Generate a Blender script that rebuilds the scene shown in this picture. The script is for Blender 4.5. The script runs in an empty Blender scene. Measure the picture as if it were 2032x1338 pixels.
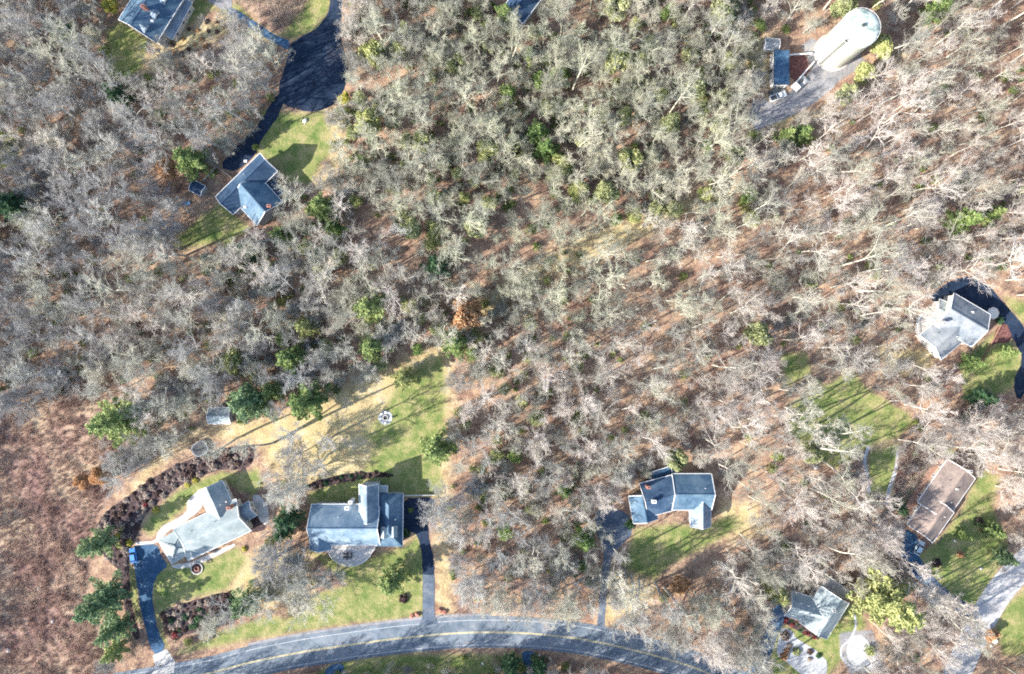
import bpy, bmesh, math, random
import numpy as np
from mathutils import Vector

sc = bpy.context.scene
COL = sc.collection
R = math.radians
# ------------------------------------------------------------------ camera, world, sun, exposure
CAM_H = 213.0
S = 6.35                                   # photo pixels per metre on the ground
cam_d = bpy.data.cameras.new('drone_camera')
cam_d.sensor_width = 36.0
cam_d.lens = 36.0 * CAM_H / 320.0
cam_d.clip_start = 1.0
cam_d.clip_end = 6000.0
cam = bpy.data.objects.new('drone_camera', cam_d)
cam.location = (0, 0, CAM_H)
COL.objects.link(cam)
sc.camera = cam

SUN_EL, SUN_AZ = 29.5, 27.0                # light travels towards this azimuth (from +x, anticlockwise)
world = bpy.data.worlds.new('World')
sc.world = world
world.use_nodes = True
wn = world.node_tree
sky = wn.nodes.new('ShaderNodeTexSky')
sky.sky_type = 'NISHITA'
sky.sun_disc = False
sky.sun_elevation = R(SUN_EL)
sky.sun_rotation = math.atan2(-math.cos(R(SUN_AZ)), -math.sin(R(SUN_AZ)))
bg = wn.nodes['Background']
bg.inputs['Strength'].default_value = 0.145
wn.links.new(sky.outputs[0], bg.inputs['Color'])
sun_d = bpy.data.lights.new('sun', 'SUN')
sun_d.energy = 5.0
sun_d.angle = R(0.5)
sun_d.color = (1.0, 0.94, 0.85)
sun = bpy.data.objects.new('sun', sun_d)
COL.objects.link(sun)
_d = Vector((math.cos(R(SUN_AZ)) * math.cos(R(SUN_EL)), math.sin(R(SUN_AZ)) * math.cos(R(SUN_EL)), -math.sin(R(SUN_EL))))
sun.rotation_euler = _d.to_track_quat('-Z', 'Y').to_euler()
sun.location = (-150, -80, 120)
sc.view_settings.view_transform = 'Standard'
sc.view_settings.look = 'None'
sc.view_settings.exposure = 1.47
sc.view_settings.gamma = 1.0
sc.cycles.use_denoising = False
sc.cycles.filter_width = 1.9
sc.cycles.max_bounces = 5
sc.cycles.diffuse_bounces = 3
sc.cycles.glossy_bounces = 2
sc.cycles.transmission_bounces = 2

# ------------------------------------------------------------------ helpers
def G(px, py, z=0.0):
    k = (CAM_H - z) / CAM_H / S
    return ((px - 1016.0) * k, (669.0 - py) * k)

def G3(px, py, z=0.0):
    x, y = G(px, py, z)
    return Vector((x, y, z))

def tag(o, label=None, cat=None, group=None, kind=None):
    if label: o['label'] = label
    if cat: o['category'] = cat
    if group: o['group'] = group
    if kind: o['kind'] = kind
    return o

def empty(name, loc, rz=0.0):
    o = bpy.data.objects.new(name, None)
    o.empty_display_size = 0.5
    o.location = loc
    o.rotation_euler = (0, 0, rz)
    COL.objects.link(o)
    return o

def link(name, me, mat=None, parent=None, loc=None, mats=None):
    if mat is not None: me.materials.append(mat)
    for m in (mats or []): me.materials.append(m)
    o = bpy.data.objects.new(name, me)
    COL.objects.link(o)
    if parent is not None: o.parent = parent
    if loc is not None: o.location = loc
    return o

def np_mesh(name, verts, faces):
    """verts (N,3), faces (M,k) uniform k"""
    verts = np.asarray(verts, dtype=np.float32)
    faces = np.asarray(faces, dtype=np.int32)
    me = bpy.data.meshes.new(name)
    M, k = faces.shape
    me.vertices.add(len(verts)); me.vertices.foreach_set('co', verts.ravel())
    me.loops.add(M * k); me.loops.foreach_set('vertex_index', faces.ravel())
    me.polygons.add(M)
    me.polygons.foreach_set('loop_start', np.arange(0, M * k, k, dtype=np.int32))
    me.polygons.foreach_set('loop_total', np.full(M, k, dtype=np.int32))
    me.update(calc_edges=True)
    return me

class MB:
    """collects simple shapes in the local space of origin org (world shapes minus org)"""
    def __init__(s, org=(0, 0, 0)):
        s.v = []; s.f = []; s.m = []; s.org = Vector(org)
    def add(s, vs, fs, mi=0):
        b = len(s.v)
        for p in vs:
            s.v.append(tuple(Vector(p) - s.org))
        for f in fs:
            s.f.append(tuple(b + i for i in f)); s.m.append(mi)
        return s
    def box(s, c, half, ax=(1, 0, 0), mi=0):
        ax = Vector(ax).normalized(); az = Vector((0, 0, 1))
        ay = az.cross(ax).normalized(); az = ax.cross(ay)
        c = Vector(c); hx, hy, hz = half
        vs = [c + ax * hx * i + ay * hy * j + az * hz * k for k in (-1, 1) for j in (-1, 1) for i in (-1, 1)]
        s.add(vs, [(0, 2, 3, 1), (4, 5, 7, 6), (0, 1, 5, 4), (2, 6, 7, 3), (0, 4, 6, 2), (1, 3, 7, 5)], mi)
        return s
    def prism(s, pts, z0, z1, mi=0):
        """pts world xy ccw or cw"""
        n = len(pts)
        a = sum(pts[i][0] * pts[(i + 1) % n][1] - pts[(i + 1) % n][0] * pts[i][1] for i in range(n))
        if a < 0: pts = list(reversed(pts))
        vs = [(p[0], p[1], z0) for p in pts] + [(p[0], p[1], z1) for p in pts]
        fs = [tuple(range(n - 1, -1, -1)), tuple(range(n, 2 * n))]
        fs += [(i, (i + 1) % n, n + (i + 1) % n, n + i) for i in range(n)]
        s.add(vs, fs, mi)
        return s
    def bar(s, a, b, w, h=None, mi=0):
        a = Vector(a); b = Vector(b); d = b - a; L = d.length
        if L < 1e-6: return s
        d.normalize(); h = h or w
        up = Vector((0, 0, 1)) if abs(d.z) < 0.95 else Vector((1, 0, 0))
        sd = d.cross(up).normalized(); u = sd.cross(d)
        vs = [q + sd * w / 2 * i + u * h / 2 * j for q in (a, b) for (i, j) in ((-1, -1), (1, -1), (1, 1), (-1, 1))]
        s.add(vs, [(3, 2, 1, 0), (4, 5, 6, 7), (0, 1, 5, 4), (1, 2, 6, 5), (2, 3, 7, 6), (3, 0, 4, 7)], mi)
        return s
    def cyl(s, a, b, r0, r1=None, n=12, mi=0):
        a = Vector(a); b = Vector(b); r1 = r0 if r1 is None else r1
        d = (b - a).normalized()
        up = Vector((0, 0, 1)) if abs(d.z) < 0.95 else Vector((1, 0, 0))
        sd = d.cross(up).normalized(); u = sd.cross(d)
        vs = []
        for q, r in ((a, r0), (b, r1)):
            for i in range(n):
                t = 2 * math.pi * i / n
                vs.append(q + sd * r * math.cos(t) - u * r * math.sin(t))
        fs = [(i, n + i, n + (i + 1) % n, (i + 1) % n) for i in range(n)]
        fs += [tuple(range(n)), tuple(range(2 * n - 1, n - 1, -1))]
        s.add(vs, fs, mi)
        return s
    def build(s, name, mat=None, parent=None, mats=None, loc=None, smooth=False):
        me = bpy.data.meshes.new(name)
        me.from_pydata(s.v, [], s.f)
        o = link(name, me, mat, parent, loc, mats)
        if mats:
            me.polygons.foreach_set('material_index', s.m)
        bm = bmesh.new(); bm.from_mesh(me)
        bmesh.ops.recalc_face_normals(bm, faces=bm.faces)
        bm.to_mesh(me); bm.free()
        if smooth:
            me.polygons.foreach_set('use_smooth', [True] * len(me.polygons))
        return o

# ------------------------------------------------------------------ materials
def new_mat(name):
    m = bpy.data.materials.new(name); m.use_nodes = True
    nt = m.node_tree
    return m, nt, nt.nodes['Principled BSDF']

def N(nt, t, **kw):
    n = nt.nodes.new(t)
    for k, v in kw.items(): setattr(n, k, v)
    return n

def noise_mat(name, cols, scale=1.0, detail=6.0, rough=0.85, pos=None, coords='world', bump=0.0, stretch=None, spec=0.3, contrast=(0.3, 0.7)):
    """colour ramp through cols driven by noise in object or world space"""
    m, nt, b = new_mat(name)
    if coords == 'world':
        g = N(nt, 'ShaderNodeNewGeometry'); src = g.outputs['Position']
    else:
        g = N(nt, 'ShaderNodeTexCoord'); src = g.outputs['Object']
    if stretch:
        mp = N(nt, 'ShaderNodeMapping')
        mp.inputs['Rotation'].default_value = (0, 0, stretch[1]); mp.inputs['Scale'].default_value = stretch[0]
        nt.links.new(src, mp.inputs['Vector']); src = mp.outputs[0]
    nz = N(nt, 'ShaderNodeTexNoise')
    nz.inputs['Scale'].default_value = scale; nz.inputs['Detail'].default_value = detail
    nz.inputs['Roughness'].default_value = 0.65
    nt.links.new(src, nz.inputs['Vector'])
    cr = N(nt, 'ShaderNodeValToRGB')
    el = cr.color_ramp.elements
    n = len(cols)
    a, z = contrast
    for i, c in enumerate(cols):
        p = a + (z - a) * i / max(1, n - 1)
        if i < 2: e = el[i]; e.position = p
        else: e = el.new(p)
        e.color = (*c, 1)
    nt.links.new(nz.outputs[0], cr.inputs[0]); nt.links.new(cr.outputs[0], b.inputs['Base Color'])
    b.inputs['Roughness'].default_value = rough
    b.inputs['Specular IOR Level'].default_value = spec
    if bump:
        bp = N(nt, 'ShaderNodeBump'); bp.inputs['Strength'].default_value = bump
        nt.links.new(nz.outputs[0], bp.inputs['Height']); nt.links.new(bp.outputs[0], b.inputs['Normal'])
    return m

def mixc(nt, fac, a, b):
    mx = N(nt, 'ShaderNodeMix', data_type='RGBA')
    for s_, v in (('Factor', fac),):
        if isinstance(v, (int, float)): mx.inputs[0].default_value = v
        else: nt.links.new(v, mx.inputs[0])
    for i, v in ((6, a), (7, b)):
        if isinstance(v, tuple): mx.inputs[i].default_value = (*v, 1)
        else: nt.links.new(v, mx.inputs[i])
    return mx.outputs[2]

def ramp(nt, src, stops):
    cr = N(nt, 'ShaderNodeValToRGB'); el = cr.color_ramp.elements
    for i, (p, c) in enumerate(stops):
        e = el[i] if i < 2 else el.new(p)
        e.position = p; e.color = (*c, 1) if isinstance(c, tuple) else (c, c, c, 1)
    nt.links.new(src, cr.inputs[0])
    return cr.outputs[0]

def math_n(nt, op, a, b=None, clamp=False):
    n = N(nt, 'ShaderNodeMath', operation=op); n.use_clamp = clamp
    for i, v in ((0, a), (1, b)):
        if v is None: continue
        if isinstance(v, (int, float)): n.inputs[i].default_value = v
        else: nt.links.new(v, n.inputs[i])
    return n.outputs[0]

def noise(nt, src, scale, detail=5.0, rough=0.6, off=None):
    nz = N(nt, 'ShaderNodeTexNoise')
    nz.inputs['Scale'].default_value = scale; nz.inputs['Detail'].default_value = detail
    nz.inputs['Roughness'].default_value = rough
    if off:
        mp = N(nt, 'ShaderNodeMapping'); mp.inputs['Location'].default_value = off
        nt.links.new(src, mp.inputs['Vector']); src = mp.outputs[0]
    nt.links.new(src, nz.inputs['Vector'])
    return nz.outputs[0]

def asphalt(name, cols, litter=(0.42, 0.31, 0.22), lit=0.5):
    m, nt, b = new_mat(name)
    g = N(nt, 'ShaderNodeNewGeometry'); P = g.outputs['Position']
    a = noise(nt, P, 0.28, 7.0, 0.7); f = noise(nt, P, 3.5, 5.0, 0.8, (9, 2, 0)); w = noise(nt, P, 0.09, 3.0, 0.5, (40, 3, 0))
    c = ramp(nt, math_n(nt, 'ADD', math_n(nt, 'MULTIPLY', a, .7), math_n(nt, 'MULTIPLY', f, .3)), [(0.38, cols[0]), (0.5, cols[1]), (0.62, cols[2])])
    c = mixc(nt, ramp(nt, w, [(0.5, 0.0), (0.56, 0.35)]), c, tuple(min(1, x * 1.5) for x in cols[1]))
    v = N(nt, 'ShaderNodeTexVoronoi', feature='DISTANCE_TO_EDGE'); v.inputs['Scale'].default_value = 0.22
    mx = N(nt, 'ShaderNodeVectorMath', operation='ADD'); nt.links.new(P, mx.inputs[0])
    cn = N(nt, 'ShaderNodeTexNoise'); cn.inputs['Scale'].default_value = 0.8; nt.links.new(P, cn.inputs['Vector']); nt.links.new(cn.outputs['Color'], mx.inputs[1]); nt.links.new(mx.outputs[0], v.inputs['Vector'])
    c = mixc(nt, ramp(nt, v.outputs[0], [(0.0, 0.7), (0.02, 0.0)]), c, tuple(x * .45 for x in cols[0]))
    sp = noise(nt, P, 2.2, 6.0, 0.85, (1, 8, 0))
    lit = lit if cols[1][0] > .03 else lit * .5
    c = mixc(nt, ramp(nt, math_n(nt, 'MULTIPLY', sp, math_n(nt, 'ADD', w, .5)), [(0.60, 0.0), (0.68, lit)]), c, litter)
    nt.links.new(c, b.inputs['Base Color']); b.inputs['Roughness'].default_value = 0.9; b.inputs['Specular IOR Level'].default_value = 0.2
    return m

def ground_material():
    m, nt, b = new_mat('ground_cover')
    g = N(nt, 'ShaderNodeNewGeometry'); P = g.outputs['Position']
    big = noise(nt, P, 0.035, 5.0, 0.6)
    mid = noise(nt, P, 0.25, 6.0, 0.7, (31, 7, 0))
    fine = noise(nt, P, 1.6, 6.0, 0.75, (3, 17, 0))
    vfine = noise(nt, P, 5.0, 4.0, 0.8, (13, 1, 0))
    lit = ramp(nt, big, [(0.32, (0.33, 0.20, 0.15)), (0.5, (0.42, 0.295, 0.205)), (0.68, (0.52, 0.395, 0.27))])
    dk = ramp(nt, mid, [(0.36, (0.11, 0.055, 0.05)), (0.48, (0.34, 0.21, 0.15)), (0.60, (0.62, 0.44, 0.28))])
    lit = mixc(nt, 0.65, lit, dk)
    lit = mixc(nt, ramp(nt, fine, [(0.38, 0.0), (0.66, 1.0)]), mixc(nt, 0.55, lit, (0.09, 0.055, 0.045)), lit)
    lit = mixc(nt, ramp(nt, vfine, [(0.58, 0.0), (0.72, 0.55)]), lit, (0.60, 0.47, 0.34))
    def mask(name, w=0.16, amt=0.7):
        at = N(nt, 'ShaderNodeAttribute', attribute_name=name)
        a = math_n(nt, 'ADD', at.outputs['Fac'], math_n(nt, 'MULTIPLY', math_n(nt, 'SUBTRACT', mid, 0.5), amt))
        a = math_n(nt, 'ADD', a, math_n(nt, 'MULTIPLY', math_n(nt, 'SUBTRACT', fine, 0.5), amt * 0.6))
        return ramp(nt, a, [(0.5 - w, 0.0), (0.5 + w, 1.0)])
    # bramble field
    fld = ramp(nt, mid, [(0.33, (0.18, 0.10, 0.09)), (0.5, (0.36, 0.235, 0.185)), (0.66, (0.55, 0.40, 0.29))])
    fld = mixc(nt, ramp(nt, fine, [(0.40, 0.0), (0.62, 1.0)]), mixc(nt, 0.5, fld, (0.08, 0.05, 0.045)), fld)
    fld = mixc(nt, ramp(nt, vfine, [(0.58, 0.0), (0.72, 0.7)]), fld, (0.60, 0.49, 0.36))
    wide = noise(nt, P, 0.06, 4.0, 0.55, (70, 2, 0))
    fld = mixc(nt, ramp(nt, wide, [(0.46, 0.0), (0.62, 0.6)]), fld, (0.47, 0.38, 0.25))
    fld = mixc(nt, ramp(nt, wide, [(0.34, 0.5), (0.46, 0.0)]), fld, (0.17, 0.085, 0.09))
    c = mixc(nt, mask('field'), lit, fld)
    # dry grass
    dry = ramp(nt, mid, [(0.30, (0.36, 0.25, 0.14)), (0.5, (0.47, 0.39, 0.20)), (0.68, (0.54, 0.45, 0.33))])
    dry = mixc(nt, ramp(nt, fine, [(0.35, 0.35), (0.6, 0.0)]), dry, (0.24, 0.17, 0.09))
    c = mixc(nt, mask('dry', 0.2, 0.9), c, dry)
    # lawn
    gr = ramp(nt, mid, [(0.32, (0.10, 0.16, 0.045)), (0.46, (0.19, 0.22, 0.075)), (0.56, (0.30, 0.285, 0.12)), (0.68, (0.40, 0.32, 0.18))])
    gr = mixc(nt, ramp(nt, fine, [(0.35, 0.4), (0.6, 0.0)]), gr, (0.065, 0.105, 0.03))
    c = mixc(nt, mask('lawn', 0.22, 1.0), c, gr)
    # gravel and bare dirt
    gv = ramp(nt, mid, [(0.3, (0.17, 0.17, 0.185)), (0.55, (0.30, 0.295, 0.30)), (0.7, (0.42, 0.36, 0.29))])
    gv = mixc(nt, ramp(nt, vfine, [(0.4, 0.4), (0.6, 0.0)]), gv, (0.12, 0.12, 0.13))
    c = mixc(nt, mask('gravel', 0.12, 0.4), c, gv)
    nt.links.new(c, b.inputs['Base Color'])
    b.inputs['Roughness'].default_value = 0.95
    b.inputs['Specular IOR Level'].default_value = 0.1
    bp = N(nt, 'ShaderNodeBump'); bp.inputs['Strength'].default_value = 0.8; bp.inputs['Distance'].default_value = 0.35
    nt.links.new(fine, bp.inputs['Height']); nt.links.new(bp.outputs[0], b.inputs['Normal'])
    return m

def bark_material(name, cols, trunk=False):
    """per-tree colour: noise at the tree's place plus its own random value"""
    m, nt, b = new_mat(name)
    oi = N(nt, 'ShaderNodeObjectInfo')
    nz = noise(nt, oi.outputs['Location'], 0.022, 3.0, 0.6)
    rnd = math_n(nt, 'MULTIPLY', math_n(nt, 'SUBTRACT', oi.outputs['Random'], 0.5), 0.30)
    sx = N(nt, 'ShaderNodeSeparateXYZ'); nt.links.new(oi.outputs['Location'], sx.inputs[0])
    t = math_n(nt, 'ADD', math_n(nt, 'ADD', nz, rnd), math_n(nt, 'MULTIPLY', sx.outputs[0], 0.0009))
    c = ramp(nt, t, [(0.28 + 0.11 * i, col) for i, col in enumerate(cols)])
    vd = N(nt, 'ShaderNodeVectorMath', operation='DISTANCE'); nt.links.new(oi.outputs['Location'], vd.inputs[0]); vd.inputs[1].default_value = (10, 62, 0)
    dz = math_n(nt, 'ADD', vd.outputs['Value'], math_n(nt, 'MULTIPLY', math_n(nt, 'SUBTRACT', nz, 0.5), 120.0))
    c = mixc(nt, ramp(nt, math_n(nt, 'DIVIDE', dz, 100.0), [(0.35, 0.55), (0.75, 0.0)]), c, (0.47, 0.475, 0.33))
    br = math_n(nt, 'ADD', math_n(nt, 'MULTIPLY', oi.outputs['Random'], 0.5), 0.72)
    g = N(nt, 'ShaderNodeNewGeometry')
    bn = noise(nt, g.outputs['Position'], 0.9, 3.0)
    br = math_n(nt, 'MULTIPLY', br, ramp(nt, bn, [(0.3, 0.75), (0.7, 1.0)]))
    hv = N(nt, 'ShaderNodeHueSaturation'); nt.links.new(c, hv.inputs['Color']); nt.links.new(br, hv.inputs['Value'])
    nt.links.new(hv.outputs[0], b.inputs['Base Color'])
    b.inputs['Roughness'].default_value = 0.9; b.inputs['Specular IOR Level'].default_value = 0.15
    return m

def leaf_material(name, cols, scale=0.9):
    m, nt, b = new_mat(name)
    oi = N(nt, 'ShaderNodeObjectInfo'); g = N(nt, 'ShaderNodeNewGeometry')
    nz = noise(nt, g.outputs['Position'], scale, 4.0, 0.6)
    t = math_n(nt, 'ADD', nz, math_n(nt, 'MULTIPLY', math_n(nt, 'SUBTRACT', oi.outputs['Random'], 0.5), 0.12))
    n = len(cols)
    c = ramp(nt, t, [(0.32 + 0.36 * i / (n - 1), col) for i, col in enumerate(cols)])
    nt.links.new(c, b.inputs['Base Color'])
    b.inputs['Roughness'].default_value = 0.6; b.inputs['Specular IOR Level'].default_value = 0.25
    tr = N(nt, 'ShaderNodeBsdfTranslucent'); nt.links.new(c, tr.inputs['Color'])
    mx = N(nt, 'ShaderNodeMixShader'); mx.inputs[0].default_value = 0.25
    nt.links.new(b.outputs[0], mx.inputs[1]); nt.links.new(tr.outputs[0], mx.inputs[2])
    nt.links.new(mx.outputs[0], nt.nodes['Material Output'].inputs['Surface'])
    return m

M = {}
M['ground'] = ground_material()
M['asphalt_road'] = asphalt('asphalt_worn', [(0.085, 0.115, 0.15), (0.135, 0.165, 0.20), (0.21, 0.23, 0.25)])
M['asphalt_dark'] = asphalt('asphalt_dark_shade', [(0.006, 0.014, 0.034), (0.011, 0.024, 0.05), (0.03, 0.045, 0.075)])  # dark asphalt with tree shade put into its navy colour
M['asphalt_blue'] = asphalt('asphalt_blue_grey', [(0.02, 0.055, 0.11), (0.035, 0.085, 0.155), (0.08, 0.14, 0.21)])
M['asphalt_mid'] = asphalt('asphalt_mid', [(0.05, 0.07, 0.10), (0.085, 0.11, 0.15), (0.16, 0.18, 0.205)])
M['asphalt_grey'] = asphalt('asphalt_old_grey', [(0.14, 0.145, 0.16), (0.22, 0.22, 0.235), (0.32, 0.31, 0.30)])
M['asphalt_pale'] = asphalt('asphalt_bleached', [(0.28, 0.285, 0.295), (0.35, 0.35, 0.35), (0.42, 0.41, 0.40)])
M['concrete'] = noise_mat('concrete', [(0.34, 0.335, 0.32), (0.45, 0.435, 0.41), (0.54, 0.52, 0.49)], 0.6, 7, 0.9)
M['stone_pale'] = noise_mat('pale_gravel', [(0.22, 0.23, 0.25), (0.36, 0.37, 0.38), (0.48, 0.48, 0.46)], 2.2, 6, 0.9, bump=0.3)
M['mulch'] = noise_mat('bark_mulch', [(0.02, 0.014, 0.018), (0.05, 0.033, 0.036), (0.15, 0.10, 0.09)], 1.4, 7, 0.95, bump=0.5)
M['mulch_red'] = noise_mat('red_mulch', [(0.06, 0.025, 0.025), (0.13, 0.055, 0.05), (0.25, 0.13, 0.10)], 1.2, 7, 0.95, bump=0.5)
M['paint_white'] = noise_mat('road_paint_white', [(0.28, 0.30, 0.32), (0.52, 0.53, 0.53)], 1.5, 5, 0.8)
M['paint_yellow'] = noise_mat('road_paint_yellow', [(0.52, 0.44, 0.22), (0.72, 0.61, 0.32)], 1.5, 5, 0.8)
M['white'] = noise_mat('white_trim', [(0.68, 0.68, 0.67), (0.82, 0.81, 0.79)], 0.8, 4, 0.6)
M['cream'] = noise_mat('cream_siding', [(0.55, 0.51, 0.45), (0.68, 0.64, 0.57)], 0.8, 4, 0.75)
M['grey_siding'] = noise_mat('grey_siding', [(0.30, 0.32, 0.34), (0.42, 0.43, 0.45)], 0.8, 4, 0.75)
M['tan_siding'] = noise_mat('tan_siding', [(0.36, 0.30, 0.24), (0.48, 0.40, 0.33)], 0.8, 4, 0.8)
M['brick'] = noise_mat('brick', [(0.22, 0.085, 0.06), (0.34, 0.15, 0.11), (0.45, 0.25, 0.2)], 3.0, 5, 0.9)
M['glass'], _nt, _b = new_mat('window_glass')
_b.inputs['Base Color'].default_value = (0.02, 0.03, 0.045, 1); _b.inputs['Roughness'].default_value = 0.08
M['dark_metal'] = noise_mat('dark_metal', [(0.03, 0.035, 0.04), (0.06, 0.065, 0.07)], 2, 3, 0.5)
M['rubber'] = noise_mat('tyre_rubber', [(0.015, 0.015, 0.016), (0.03, 0.03, 0.03)], 2, 3, 0.8)
M['chrome'], _nt, _b = new_mat('rim_metal')
_b.inputs['Base Color'].default_value = (0.6, 0.6, 0.62, 1); _b.inputs['Metallic'].default_value = 0.8; _b.inputs['Roughness'].default_value = 0.35
M['wood'] = noise_mat('deck_wood', [(0.30, 0.28, 0.26), (0.44, 0.41, 0.38), (0.55, 0.52, 0.48)], 0.8, 6, 0.85, stretch=((1, 6, 1), 0.4))
M['wood_brown'] = noise_mat('brown_wood', [(0.20, 0.11, 0.08), (0.36, 0.22, 0.16)], 1.2, 6, 0.85)
M['tank'] = noise_mat('tank_paint', [(0.42, 0.45, 0.36), (0.56, 0.57, 0.48), (0.64, 0.63, 0.56)], 0.16, 6, 0.55, contrast=(0.28, 0.6))
M['tank_top'] = noise_mat('tank_roof_branch_shade', [(0.20, 0.26, 0.23), (0.40, 0.46, 0.40), (0.60, 0.63, 0.56)], 0.55, 8, 0.7, contrast=(0.40, 0.56))  # overhanging branches and their shadows put into the dome's mottled colour
M['rock'] = noise_mat('field_stone', [(0.30, 0.28, 0.26), (0.45, 0.43, 0.40), (0.6, 0.58, 0.54)], 1.5, 6, 0.9, bump=0.4)

def _unused(): pass
def shingles(name, cols, ang=0.0, rough=0.8):
    """asphalt shingle roof: courses, blotches and streaks in the roof's own space"""
    m, nt, b = new_mat(name)
    g = N(nt, 'ShaderNodeNewGeometry'); P = g.outputs['Position']
    a = noise(nt, P, 0.22, 6.0, 0.65)
    f = noise(nt, P, 2.6, 5.0, 0.7, (5, 5, 5))
    t = math_n(nt, 'ADD', math_n(nt, 'MULTIPLY', a, 0.65), math_n(nt, 'MULTIPLY', f, 0.35))
    c = ramp(nt, t, [(0.40 + 0.20 * i / (len(cols) - 1), col) for i, col in enumerate(cols)])
    sz = N(nt, 'ShaderNodeSeparateXYZ'); nt.links.new(P, sz.inputs[0])
    fr = math_n(nt, 'FRACT', math_n(nt, 'MULTIPLY', sz.outputs[2], 7.0))
    c = mixc(nt, ramp(nt, fr, [(0.0, 0.28), (0.15, 0.0)]), c, (cols[0][0] * 0.5, cols[0][1] * 0.5, cols[0][2] * 0.5))
    nt.links.new(c, b.inputs['Base Color'])
    b.inputs['Roughness'].default_value = rough; b.inputs['Specular IOR Level'].default_value = 0.35
    return m
# shingles
M['roof_navy'] = shingles('roof_navy', [(0.018, 0.042, 0.085), (0.03, 0.065, 0.12), (0.07, 0.115, 0.17)])
M['roof_slate'] = shingles('roof_slate', [(0.035, 0.075, 0.13), (0.06, 0.115, 0.175), (0.115, 0.18, 0.235)])
M['roof_silver'] = shingles('roof_silver', [(0.20, 0.245, 0.255), (0.28, 0.325, 0.33), (0.38, 0.415, 0.405)])
M['roof_grey'] = shingles('roof_grey', [(0.13, 0.155, 0.18), (0.20, 0.22, 0.24), (0.31, 0.32, 0.32)])
M['roof_tan'] = shingles('roof_tan', [(0.14, 0.11, 0.10), (0.215, 0.17, 0.15), (0.31, 0.24, 0.20)])
M['roof_mix'] = shingles('roof_mix', [(0.10, 0.15, 0.20), (0.17, 0.22, 0.27), (0.28, 0.33, 0.36)])
M['roof_blue'] = shingles('roof_blue', [(0.09, 0.15, 0.215), (0.15, 0.22, 0.285), (0.25, 0.315, 0.365)])

BARK = bark_material('bare_branches', [(0.44, 0.43, 0.42), (0.49, 0.475, 0.445), (0.48, 0.475, 0.38), (0.52, 0.48, 0.425), (0.51, 0.46, 0.42)])
BARK_T = bark_material('bark_trunk', [(0.42, 0.405, 0.38), (0.50, 0.48, 0.42), (0.55, 0.53, 0.44), (0.60, 0.57, 0.48), (0.57, 0.52, 0.45)], True)
M['white_bark'] = noise_mat('white_bark', [(0.62, 0.60, 0.57), (0.80, 0.79, 0.76)], 1.0, 5, 0.8)
M['pine_bark'] = noise_mat('pine_bark', [(0.10, 0.07, 0.055), (0.20, 0.15, 0.12)], 2.0, 5, 0.9)
L_ = {
 'pine': leaf_material('pine_needles', [(0.08, 0.14, 0.055), (0.24, 0.32, 0.11), (0.50, 0.54, 0.23)]),
 'pine_blue': leaf_material('blue_green_needles', [(0.08, 0.15, 0.08), (0.20, 0.29, 0.14), (0.42, 0.49, 0.24)]),
 'pine_dark': leaf_material('dark_needles', [(0.03, 0.08, 0.045), (0.07, 0.145, 0.07), (0.14, 0.23, 0.10)]),
 'lime': leaf_material('lime_foliage', [(0.22, 0.26, 0.09), (0.42, 0.44, 0.18), (0.60, 0.59, 0.31)]),
 'green': leaf_material('bright_green_foliage', [(0.08, 0.15, 0.05), (0.20, 0.29, 0.09), (0.37, 0.43, 0.17)]),
 'olive': leaf_material('olive_foliage', [(0.22, 0.25, 0.12), (0.38, 0.41, 0.20), (0.52, 0.53, 0.30)]),
 'orange': leaf_material('rust_leaves', [(0.36, 0.20, 0.10), (0.56, 0.34, 0.18), (0.70, 0.47, 0.28)]),
 'brown': leaf_material('brown_leaves', [(0.06, 0.04, 0.042), (0.15, 0.10, 0.09), (0.33, 0.24, 0.19)]),
 'yellow': leaf_material('yellow_foliage', [(0.38, 0.36, 0.06), (0.54, 0.50, 0.11), (0.66, 0.62, 0.20)]),
 'red': leaf_material('red_foliage', [(0.22, 0.04, 0.05), (0.40, 0.10, 0.10), (0.5, 0.2, 0.17)]),
 'greyshrub': leaf_material('grey_shrub', [(0.25, 0.21, 0.18), (0.45, 0.37, 0.32), (0.62, 0.54, 0.45)]),
}

# ------------------------------------------------------------------ ground masks
def inside(poly, X, Y):
    r = np.zeros(X.shape, bool); n = len(poly); j = n - 1
    for i in range(n):
        xi, yi = poly[i]; xj, yj = poly[j]
        if yi != yj:
            c = ((yi > Y) != (yj > Y)) & (X < (xj - xi) * (Y - yi) / (yj - yi) + xi)
            r ^= c
        j = i
    return r

def sdist(poly, X, Y):
    d = np.full(X.shape, 1e9); n = len(poly)
    for i in range(n):
        ax, ay = poly[i]; bx, by = poly[(i + 1) % n]
        vx, vy = bx - ax, by - ay; L = vx * vx + vy * vy + 1e-9
        t = np.clip(((X - ax) * vx + (Y - ay) * vy) / L, 0, 1)
        d = np.minimum(d, np.hypot(X - ax - t * vx, Y - ay - t * vy))
    return np.where(inside(poly, X, Y), -d, d)

def W(poly): return [G(*p) for p in poly]

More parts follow.
